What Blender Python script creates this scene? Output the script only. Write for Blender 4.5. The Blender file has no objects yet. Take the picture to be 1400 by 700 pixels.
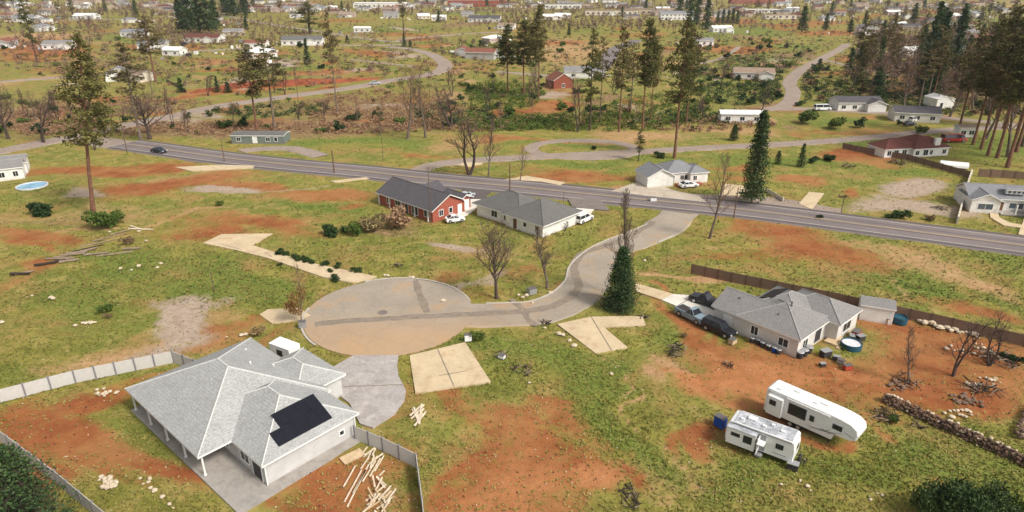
import bpy, math, random
import numpy as np
from mathutils import Vector, Matrix
random.seed(7)
RNG = np.random.default_rng(11)
SC = bpy.context.scene
COL = SC.collection
# ------------------------------------------------------------------ camera
CAM_H = 47.0
F_PX = 918.0                       # focal length in photo pixels (photo is 1400 wide)
TILT = math.atan(390.0 / F_PX)
cd = bpy.data.cameras.new("camera")
cam = bpy.data.objects.new("camera", cd); COL.objects.link(cam)
cam.location = (0, 0, CAM_H)
cam.rotation_euler = (math.pi / 2 - TILT, 0, 0)
cd.sensor_width = 36.0
cd.lens = 36.0 * F_PX / 1400.0
cd.clip_start = 0.5
cd.clip_end = 9000
SC.camera = cam
# ------------------------------------------------------------------ sky and sun (bright overcast)
SUN_AZ = (0.80, -0.60); SUN_EL = math.radians(46)
w = bpy.data.worlds.new("World"); SC.world = w; w.use_nodes = True
nt = w.node_tree
bg = nt.nodes["Background"]
sky = nt.nodes.new("ShaderNodeTexSky"); sky.sky_type = 'NISHITA'; sky.sun_disc = False
sky.sun_elevation = SUN_EL; sky.sun_rotation = math.atan2(SUN_AZ[0], SUN_AZ[1])
sky.dust_density = 4.0; sky.air_density = 1.0; sky.ozone_density = 1.0
hs = nt.nodes.new("ShaderNodeHueSaturation"); hs.inputs["Saturation"].default_value = 0.12
nt.links.new(sky.outputs[0], hs.inputs["Color"]); nt.links.new(hs.outputs[0], bg.inputs[0])
bg.inputs[1].default_value = 0.105
sd = bpy.data.lights.new("sun", 'SUN'); sd.energy = 1.9; sd.angle = math.radians(11); sd.color = (1.0, 0.93, 0.81)
sun = bpy.data.objects.new("sun", sd); COL.objects.link(sun)
dvec = Vector((-SUN_AZ[0] * math.cos(SUN_EL), -SUN_AZ[1] * math.cos(SUN_EL), -math.sin(SUN_EL)))
sun.rotation_euler = dvec.to_track_quat('-Z', 'Y').to_euler(); sun.location = (60, -40, 120)
vs = SC.view_settings
vs.view_transform = 'Standard'; vs.look = 'None'; vs.gamma = 1.0; vs.use_curve_mapping = False
vs.exposure = 0.76
SC.render.engine = 'CYCLES'
HAZE = .00007

# ------------------------------------------------------------------ terrain and photo-to-ground survey
def sst(a, b, x):
    t = np.clip((x - a) / (b - a), 0, 1); return t * t * (3 - 2 * t)
def hgt(x, y):
    r1 = sst(240, 420, y); r2 = sst(450, 900, y)
    return r1 * (1.3 * np.sin(x / 95 + 1) * np.sin(y / 85) + 1.2 * np.sin(x / 160 + y / 190)) + r2 * (2.5 * np.sin(x / 240 + 2) + 2.5 * np.sin(y / 260))
_c, _s = math.cos(TILT), math.sin(TILT)
def g(px, py, z=None):
    """a photo pixel -> survey point on the ground (or on the level z)"""
    r = ((px - 700), (350 - py) * _s + F_PX * _c, (350 - py) * _c - F_PX * _s)
    zz = 0.0 if z is None else z
    for _ in range(1 if z is not None else 12):
        t = (zz - CAM_H) / r[2]
        x, y = r[0] * t, r[1] * t
        if z is None: zz = float(hgt(x, y))
    return (x, y)
def proj(x, y, z):
    f = y * _c - (z - CAM_H) * _s; u = y * _s + (z - CAM_H) * _c
    return (700 + F_PX * x / f, 350 - F_PX * u / f)
def height_for(x, y, py):
    """height of a thing standing at (x,y) whose top is seen on photo row py"""
    k = (350 - py) / F_PX
    # u = k f ; u=y s+dz c ; f=y c-dz s
    dz = y * (k * _c - _s) / (_c + k * _s)
    return CAM_H + dz - float(hgt(x, y))
def mpp(x, y, z=0):                                  # metres per photo pixel at a point
    return (y * _c - (z - CAM_H) * _s) / F_PX

# ------------------------------------------------------------------ naming
def tag(o, label=None, cat=None, group=None, kind=None):
    if label: o["label"] = label
    if cat: o["category"] = cat
    if group: o["group"] = group
    if kind: o["kind"] = kind
    return o
def empty(name, loc, rz=0, label=None, cat=None, group=None):
    o = bpy.data.objects.new(name, None); COL.objects.link(o)
    o.location = loc; o.rotation_euler = (0, 0, rz); o.empty_display_size = 0.3
    return tag(o, label, cat, group)
def copy_tree(o, parent=None):
    c = o.copy(); COL.objects.link(c); c.parent = parent
    for ch in o.children: copy_tree(ch, c)
    return c

# ------------------------------------------------------------------ mesh builder
class MB:
    def __init__(s): s.v = []; s.f = []; s.m = []
    def add(s, vs_, fs_, m=0):
        n = len(s.v); s.v.extend(vs_)
        for f in fs_: s.f.append(tuple(i + n for i in f)); s.m.append(m)
    def box(s, x0, y0, z0, x1, y1, z1, m=0):
        s.add([(x0,y0,z0),(x1,y0,z0),(x1,y1,z0),(x0,y1,z0),(x0,y0,z1),(x1,y0,z1),(x1,y1,z1),(x0,y1,z1)],
              [(0,3,2,1),(4,5,6,7),(0,1,5,4),(1,2,6,5),(2,3,7,6),(3,0,4,7)], m)
    def obox(s, c, ux, hx, hy, z0, z1, m=0):
        ang = ux; ca, sa = math.cos(ang), math.sin(ang)
        P = [(c[0]+ca*a*hx-sa*b*hy, c[1]+sa*a*hx+ca*b*hy) for a, b in ((-1,-1),(1,-1),(1,1),(-1,1))]
        s.prism(P, z0, z1, m)
    def prism(s, P, z0, z1, m=0, mtop=None):
        n = len(P)
        area = sum(P[i][0]*P[(i+1)%n][1]-P[(i+1)%n][0]*P[i][1] for i in range(n))
        if area < 0: P = P[::-1]
        vs_ = [(p[0], p[1], z0) for p in P] + [(p[0], p[1], z1) for p in P]
        s.add(vs_, [tuple(range(n-1,-1,-1))] + [(i, (i+1)%n, n+(i+1)%n, n+i) for i in range(n)], m)
        s.add(vs_[n:], [tuple(range(n))], m if mtop is None else mtop)
    def tube(s, p0, p1, r0, r1, n=6, m=0, cap=True):
        p0 = Vector(p0); p1 = Vector(p1); d = (p1 - p0)
        if d.length < 1e-6: return
        d.normalize(); a = d.orthogonal().normalized(); b = d.cross(a)
        vs_ = []
        for p, r in ((p0, r0), (p1, r1)):
            for i in range(n):
                t = 2*math.pi*i/n; vs_.append(tuple(p + a*math.cos(t)*r + b*math.sin(t)*r))
        fs_ = [(i, (i+1)%n, n+(i+1)%n, n+i) for i in range(n)]
        if cap: fs_ += [tuple(range(n-1,-1,-1)), tuple(range(n, 2*n))]
        s.add(vs_, fs_, m)
    def rock(s, c, r, m=0, flat=.7, rnd=random):
        # lumpy 2-ring stone
        n = 7; vs_ = []
        for zf, rf in ((-.6,.7),(0,1),(.6,.75)):
            for i in range(n):
                t = 2*math.pi*(i+rnd.random()*.5)/n; q = r*rf*(.8+.4*rnd.random())
                vs_.append((c[0]+q*math.cos(t), c[1]+q*math.sin(t), c[2]+zf*r*flat*(.85+.3*rnd.random())))
        vs_.append((c[0], c[1], c[2]+r*flat*(.8+.2*rnd.random()))); vs_.append((c[0], c[1], c[2]-r*flat))
        fs_ = []
        for k in (0, 1):
            for i in range(n): fs_.append((k*n+i, k*n+(i+1)%n, (k+1)*n+(i+1)%n, (k+1)*n+i))
        for i in range(n): fs_.append((2*n+i, 2*n+(i+1)%n, 3*n)); fs_.append(((i+1)%n, i, 3*n+1))
        s.add(vs_, fs_, m)
    def build(s, name, mats, parent=None, smooth=False):
        me = bpy.data.meshes.new(name); me.from_pydata(s.v, [], s.f)
        if not isinstance(mats, (list, tuple)): mats = [mats]
        for m in mats: me.materials.append(m)
        if len(mats) > 1: me.polygons.foreach_set("material_index", s.m)
        if smooth: me.polygons.foreach_set("use_smooth", [True]*len(s.f))
        me.update()
        o = bpy.data.objects.new(name, me); COL.objects.link(o)
        if parent: o.parent = parent
        return o

# ------------------------------------------------------------------ materials
def nd(t, ty, **kw):
    n = t.nodes.new(ty)
    for k, v in kw.items(): setattr(n, k, v)
    return n
def lk(t, a, b): t.links.new(a, b)
def noise(t, vec, scale, detail=4, rough=.6):
    n = nd(t, "ShaderNodeTexNoise"); n.inputs["Scale"].default_value = scale; n.inputs["Detail"].default_value = detail
    n.inputs["Roughness"].default_value = rough
    if vec is not None: lk(t, vec, n.inputs["Vector"])
    return n.outputs["Fac"]
def mathn(t, op, a, b=None, c=None, clamp=False):
    n = nd(t, "ShaderNodeMath", operation=op); n.use_clamp = clamp
    for i, q in enumerate((a, b, c)):
        if q is None: continue
        if isinstance(q, (int, float)): n.inputs[i].default_value = q
        else: lk(t, q, n.inputs[i])
    return n.outputs[0]
def mr(t, v, a, b, c=0, d=1, smooth=True):
    n = nd(t, "ShaderNodeMapRange"); n.clamp = True
    if smooth: n.interpolation_type = 'SMOOTHSTEP'
    lk(t, v, n.inputs[0])
    for i, q in enumerate((a, b, c, d)): n.inputs[i+1].default_value = q
    return n.outputs[0]
def mixc(t, f, a, b):
    n = nd(t, "ShaderNodeMix", data_type='RGBA')
    if isinstance(f, (int, float)): n.inputs[0].default_value = f
    else: lk(t, f, n.inputs[0])
    for i, q in ((6, a), (7, b)):
        if isinstance(q, tuple): n.inputs[i].default_value = (q[0], q[1], q[2], 1)
        else: lk(t, q, n.inputs[i])
    return n.outputs[2]
def sc3(c, k): return tuple(min(1, x*k) for x in c)
def newmat(name, rough=.85, spec=.25):
    m = bpy.data.materials.new(name); m.use_nodes = True
    t = m.node_tree; b = t.nodes["Principled BSDF"]
    b.inputs["Roughness"].default_value = rough; b.inputs["Specular IOR Level"].default_value = spec
    return m, t, b
def bump(t, b, h, strength=.3, dist=.05):
    n = nd(t, "ShaderNodeBump"); n.inputs["Strength"].default_value = strength; n.inputs["Distance"].default_value = dist
    lk(t, h, n.inputs["Height"]); lk(t, n.outputs[0], b.inputs["Normal"])
def simple(name, col, rough=.8, var=.18, scale=2.0, fine=14.0, spec=.25, metal=0, bmp=.0):
    m, t, b = newmat(name, rough, spec)
    tc = nd(t, "ShaderNodeTexCoord").outputs["Object"]
    a = noise(t, tc, scale, 5); c = noise(t, tc, fine, 4)
    f = mathn(t, 'ADD', mathn(t, 'MULTIPLY', a, .6), mathn(t, 'MULTIPLY', c, .4))
    lk(t, mixc(t, mr(t, f, .3, .7), sc3(col, 1-var), sc3(col, 1+var)), b.inputs["Base Color"])
    b.inputs["Metallic"].default_value = metal
    if bmp: bump(t, b, c, bmp, .03)
    return m
def roofmat(name, col, var=.3, row=.14):
    m, t, b = newmat(name, .9, .2)
    tc = nd(t, "ShaderNodeTexCoord").outputs["Object"]
    sp = nd(t, "ShaderNodeSeparateXYZ"); lk(t, tc, sp.inputs[0])
    r = mathn(t, 'FRACT', mathn(t, 'MULTIPLY', sp.outputs[2], 1/row))
    line = mr(t, r, 0, .25)
    mp = nd(t, "ShaderNodeMapping"); mp.inputs["Scale"].default_value = (6.5, 6.5, 7.2); lk(t, tc, mp.inputs[0])
    w1 = nd(t, "ShaderNodeTexWhiteNoise")
    fl = nd(t, "ShaderNodeVectorMath", operation='FLOOR'); lk(t, mp.outputs[0], fl.inputs[0]); lk(t, fl.outputs[0], w1.inputs[0])
    n1 = noise(t, tc, .5, 5); n2 = noise(t, tc, 9, 3)
    f = mathn(t, 'ADD', mathn(t, 'ADD', mathn(t, 'MULTIPLY', n1, .35), mathn(t, 'MULTIPLY', w1.outputs[0], .3)), mathn(t, 'MULTIPLY', noise(t, tc, 5, 5, .75), .4))
    c = mixc(t, mr(t, f, .15, .85), sc3(col, 1-var), sc3(col, 1+var))
    c2 = mixc(t, line, sc3(col, .84), c)
    lk(t, c2, b.inputs["Base Color"]); bump(t, b, r, .5, .03)
    return m
def siding(name, col, row=.18, vert=False, dark=.75):
    m, t, b = newmat(name, .7, .3)
    tc = nd(t, "ShaderNodeTexCoord").outputs["Object"]
    sp = nd(t, "ShaderNodeSeparateXYZ"); lk(t, tc, sp.inputs[0])
    src = mathn(t, 'ADD', sp.outputs[0], sp.outputs[1]) if vert else sp.outputs[2]
    r = mathn(t, 'FRACT', mathn(t, 'MULTIPLY', src, 1/row))
    n1 = noise(t, tc, .7, 5)
    c = mixc(t, mr(t, n1, .3, .7), sc3(col, .88), sc3(col, 1.08))
    st = mr(t, sp.outputs[2], 0.0, .5)       # splashed soil at the foot of the wall
    n2 = mathn(t, 'MULTIPLY', mathn(t, 'SUBTRACT', 1, st), noise(t, tc, 3, 4))
    c = mixc(t, mathn(t, 'MULTIPLY', n2, .6), c, (.38, .2, .11))
    lk(t, mixc(t, mr(t, r, 0, .2), sc3(col, dark), c), b.inputs["Base Color"]); bump(t, b, r, .4, .02)
    return m
def brickmat(name, col):
    m, t, b = newmat(name, .85, .2)
    tc = nd(t, "ShaderNodeTexCoord").outputs["Object"]
    sp = nd(t, "ShaderNodeSeparateXYZ"); lk(t, tc, sp.inputs[0])
    cb = nd(t, "ShaderNodeCombineXYZ"); lk(t, mathn(t, 'ADD', sp.outputs[0], sp.outputs[1]), cb.inputs[0]); lk(t, sp.outputs[2], cb.inputs[1])
    br = nd(t, "ShaderNodeTexBrick"); lk(t, cb.outputs[0], br.inputs["Vector"]); br.inputs["Scale"].default_value = 4
    br.inputs["Color1"].default_value = (*sc3(col, 1.15), 1); br.inputs["Color2"].default_value = (*sc3(col, .8), 1)
    br.inputs["Mortar"].default_value = (*sc3((.45, .3, .24), 1), 1); br.inputs["Mortar Size"].default_value = .015
    lk(t, mixc(t, mathn(t, 'MULTIPLY', noise(t, tc, 1.2, 5), .5), br.outputs[0], sc3(col, .7)), b.inputs["Base Color"])
    return m
def foliage(name, dark, light, scale=.35, rough=.8):
    m, t, b = newmat(name, rough, .15)
    tc = nd(t, "ShaderNodeTexCoord").outputs["Object"]
    oi = nd(t, "ShaderNodeObjectInfo")
    n1 = noise(t, tc, scale, 3); n2 = noise(t, tc, 4.0, 3)
    f = mathn(t, 'ADD', mathn(t, 'MULTIPLY', n1, .55), mathn(t, 'MULTIPLY', n2, .45))
    c = mixc(t, mr(t, f, .36, .66), dark, light)
    h = nd(t, "ShaderNodeHueSaturation"); lk(t, c, h.inputs["Color"])
    lk(t, mathn(t, 'MULTIPLY_ADD', oi.outputs["Random"], .5, .75), h.inputs["Value"])
    lk(t, mathn(t, 'MULTIPLY_ADD', oi.outputs["Random"], -.04, .52), h.inputs["Hue"])
    lk(t, h.outputs[0], b.inputs["Base Color"])
    b.inputs["Subsurface Weight"].default_value = 0
    return m
def paved(name, col, stain=None, scale=.25, var=.16, amount=.5, crack=.0):
    m, t, b = newmat(name, .9, .2)
    ps = nd(t, "ShaderNodeNewGeometry").outputs["Position"]
    n1 = noise(t, ps, scale, 6); n2 = noise(t, ps, 3.0, 6, .7); n3 = noise(t, ps, 18, 3)
    f = mathn(t, 'ADD', mathn(t, 'ADD', mathn(t, 'MULTIPLY', n1, .4), mathn(t, 'MULTIPLY', n2, .4)), mathn(t, 'MULTIPLY', n3, .2))
    c = mixc(t, mr(t, f, .36, .62), sc3(col, 1-var), sc3(col, 1+var))
    if stain:
        s1 = noise(t, ps, scale*1.7, 7, .65)
        c = mixc(t, mr(t, s1, .5, .68, 0, amount), c, stain)
    if name == 'weathered_asphalt':      # red soil washed over the low side of the turning circle
        sx = nd(t, "ShaderNodeSeparateXYZ"); lk(t, ps, sx.inputs[0])
        lo = mathn(t, 'MULTIPLY', mr(t, mathn(t, 'ADD', sx.outputs[1], mathn(t, 'MULTIPLY', n1, 6)), 93.5, 84.5), mr(t, sx.outputs[0], 8, -8))
        c = mixc(t, mathn(t, 'MULTIPLY', lo, mathn(t, 'ADD', -.1, mathn(t, 'MULTIPLY', mathn(t, 'ADD', n2, n1), .75))), c, (.42, .27, .15))
    if crack:
        vo = nd(t, "ShaderNodeTexVoronoi", feature='DISTANCE_TO_EDGE'); vo.inputs["Scale"].default_value = .22
        wv = nd(t, "ShaderNodeVectorMath", operation='ADD'); nz = nd(t, "ShaderNodeTexNoise"); nz.inputs["Scale"].default_value = .8; lk(t, ps, nz.inputs[0])
        lk(t, ps, wv.inputs[0]); lk(t, nz.outputs["Color"], wv.inputs[1]); lk(t, wv.outputs[0], vo.inputs["Vector"])
        c = mixc(t, mr(t, vo.outputs[0], .012, .03, crack, 0), c, sc3(col, .45))
    lk(t, c, b.inputs["Base Color"]); bump(t, b, n3, .25, .02)
    return m

M = {}
M['roof_light'] = roofmat('light_grey_shingles', (.315, .315, .31), .3)
M['roof_grey'] = roofmat('grey_shingles', (.21, .20, .195), .25)
M['roof_dark'] = roofmat('charcoal_shingles', (.085, .078, .085), .3)
M['roof_mid'] = roofmat('weathered_shingles', (.125, .12, .115), .28)
M['roof_brown'] = roofmat('brown_shingles', (.12, .045, .035), .3)
M['roof_tan'] = roofmat('tan_shingles', (.26, .19, .14), .25)
M['roof_blue'] = roofmat('blue_grey_shingles', (.2, .2, .212), .22)
M['roof_rust'] = roofmat('rust_shingles', (.2, .08, .055), .3)
M['roof_white'] = simple('white_metal_roof', (.72, .71, .68), .5, .1)
M['cap'] = simple('ridge_cap', (.52, .52, .5), .8, .1)
M['cap_grey'] = simple('grey_ridge_cap', (.3, .29, .28), .8, .1)
M['wall_pale'] = siding('pale_grey_siding', (.50, .49, .48))
M['wall_white'] = siding('white_siding', (.72, .70, .66))
M['wall_cream'] = siding('cream_siding', (.62, .55, .44))
M['wall_tan'] = siding('tan_siding', (.45, .36, .26))
M['wall_green'] = siding('green_grey_siding', (.15, .18, .16))
M['wall_greige'] = siding('greige_siding', (.60, .57, .53))
M['brick'] = brickmat('red_brick', (.33, .07, .04))
M['barn_red'] = siding('red_barn_boards', (.24, .07, .04), .3, True)
M['trim'] = simple('white_trim', (.75, .74, .71), .55, .06)
M['fascia_dark'] = simple('dark_trim', (.12, .11, .11), .6, .1)
M['glass'] = simple('dark_window_glass', (.02, .024, .03), .12, .2, spec=.6)
M['glassblue'] = simple('sky_window_glass', (.07, .09, .11), .12, .2, spec=.6)
M['door_brown'] = simple('brown_door', (.14, .06, .03), .6)
M['door_dark'] = simple('dark_door', (.04, .04, .045), .5)
M['garage'] = siding('garage_door_panels', (.7, .69, .66), .55)
M['post'] = simple('white_post', (.66, .65, .62), .6, .08)
M['slab'] = paved('patio_concrete', (.30, .275, .25), (.2, .17, .15), .5)
M['solar'] = simple('solar_glass', (.006, .007, .013), .4, .3, 1, 6, spec=.3)
M['solar_line'] = simple('solar_frame', (.05, .055, .075), .4)
M['asphalt_old'] = paved('weathered_asphalt', (.295, .25, .20), (.38, .255, .15), .10, .16, .85, crack=.12)
M['asphalt'] = paved('highway_asphalt', (.165, .138, .138), (.22, .18, .165), .08, .14, .5)
M['asphalt_dark'] = paved('dark_asphalt', (.105, .088, .086), None, .3)
M['asphalt_patch'] = paved('asphalt_patch', (.17, .145, .13), (.26, .19, .14), .5)
M['track'] = paved('back_road_surface', (.27, .215, .18), (.31, .2, .13), .2)
M['conc_tan'] = paved('tan_concrete', (.50, .395, .26), (.40, .27, .16), .3, .14, .6)
M['conc_white'] = paved('white_concrete', (.62, .58, .52), (.45, .36, .28), .4, .1, .4)
M['conc_mauve'] = paved('grey_concrete', (.33, .30, .285), (.45, .405, .375), .45, .24, .8)
M['gravel'] = paved('pale_gravel', (.42, .36, .29), (.33, .24, .16), .25, .2, .5)
M['kerb'] = simple('kerb_concrete', (.42, .38, .33), .9, .12)
M['line_white'] = simple('white_road_paint', (.40, .36, .31), .7, .2)
M['line_yellow'] = simple('yellow_road_paint', (.42, .32, .17), .7, .2)
M['fence_vinyl'] = simple('pale_fence_panels', (.50, .48, .455), .7, .1, .5, 5)
M['fence_post'] = simple('grey_fence_posts', (.2, .19, .2), .7, .12)
M['fence_wood'] = siding('weathered_fence_boards', (.19, .12, .085), .16, True, .4)
M['fence_light'] = siding('pale_fence_boards', (.6, .54, .44), .16, True, .7)
M['wood_pole'] = simple('pole_wood', (.13, .085, .06), .9, .25)
M['lumber'] = simple('cut_lumber', (.50, .37, .23), .8, .2)
M['lumber_pale'] = simple('pale_boards', (.60, .50, .38), .85, .35)
M['log'] = simple('weathered_log', (.22, .165, .12), .9, .35)
M['char'] = simple('charred_wood', (.035, .026, .022), .95, .5)
M['rock'] = simple('brown_rock', (.16, .10, .07), .9, .45, .8, 6)
M['rock_pale'] = simple('pale_rock', (.52, .43, .32), .9, .25, .8, 6)
M['bark'] = simple('pine_bark', (.17, .085, .055), .95, .4, 1.5, 8)
M['bark_grey'] = simple('grey_bark', (.15, .115, .09), .95, .35, 1.5, 8)
M['bark_dark'] = simple('dark_bark', (.07, .05, .042), .95, .35, 1.5, 8)
M['twig'] = simple('bare_twigs', (.125, .085, .062), .95, .25)
M['twig_warm'] = simple('warm_bare_twigs', (.20, .115, .07), .95, .25)
M['needle'] = foliage('pine_needles', (.042, .048, .015), (.18, .17, .05))
M['needle_warm'] = foliage('warm_pine_needles', (.06, .05, .02), (.21, .165, .065))
M['fir'] = foliage('fir_foliage', (.016, .036, .014), (.08, .125, .04))
M['leaf'] = foliage('shrub_leaves', (.035, .06, .012), (.13, .18, .035), 1.0)
M['leaf_dark'] = foliage('dark_shrub_leaves', (.012, .028, .010), (.05, .085, .025), 1.0)
M['leaf_brown'] = foliage('dry_brush_leaves', (.12, .078, .04), (.32, .22, .115), 1.0)
M['leaf_rust'] = foliage('rusty_leaves', (.13, .055, .02), (.26, .13, .04), 1.0)
M['thicket'] = foliage('winter_thicket', (.10, .065, .05), (.25, .165, .115), 1.0)
M['tar'] = paved('tar_seal', (.215, .175, .14), (.30, .225, .15), .6, .2, .8)
M['red_bank'] = simple('red_earth_bank', (.21, .06, .03), .95, .45, .25, 1.5)
M['far_weed'] = foliage('far_weeds', (.13, .11, .035), (.30, .22, .08), .2)
M['leaf_gold'] = foliage('golden_brown_leaves', (.11, .06, .02), (.27, .16, .05), 1.0)
M['wall_far'] = siding('dull_grey_siding', (.42, .40, .38))
M['wall_pink'] = siding('pinkish_siding', (.42, .32, .28))
M['rubber'] = simple('tyre_rubber', (.02, .02, .02), .85)
M['rim'] = simple('wheel_rim', (.45, .45, .46), .35, metal=.6)
M['rvwhite'] = simple('trailer_skin', (.74, .735, .72), .35, .05, spec=.5)
M['rvroof'] = simple('stained_roof_membrane', (.38, .39, .42), .7, .5, .6, 3)
M['rvgrey'] = simple('trailer_decal_grey', (.25, .25, .26), .4)
M['underframe'] = simple('steel_underframe', (.04, .035, .03), .8, .3)
M['lamp_clear'] = simple('headlamp_lens', (.7, .7, .68), .15, .05, spec=.6)
M['lamp_red'] = simple('tail_lamp_lens', (.35, .02, .015), .2, .1, spec=.6)
M['blue'] = simple('blue_tarp', (.015, .07, .33), .6, .3)
M['teal'] = simple('teal_plastic', (.02, .075, .11), .5, .2)
M['water'] = simple('pool_water', (.16, .36, .52), .08, .2, 1, 3, spec=.6)
M['poolrim'] = simple('pool_rim', (.6, .6, .62), .5)
M['red'] = simple('red_plastic', (.4, .06, .03), .6)
M['junk_dark'] = simple('dark_clutter', (.045, .04, .04), .8, .5)
M['metal_grey'] = simple('galvanised_metal', (.35, .35, .36), .45, .15, metal=.4)
def paint(name, col): return simple(name, col, .28, .06, .5, 5, spec=.5)
M['car_black'] = paint('black_car_paint', (.015, .016, .022))
M['car_navy'] = paint('dark_blue_car_paint', (.02, .028, .05))
M['car_silver'] = paint('silver_car_paint', (.42, .44, .46))
M['car_white'] = paint('white_car_paint', (.75, .75, .74))
M['car_red'] = paint('red_car_paint', (.35, .03, .025))
M['car_bluegrey'] = paint('blue_grey_car_paint', (.2, .26, .31))
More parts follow.
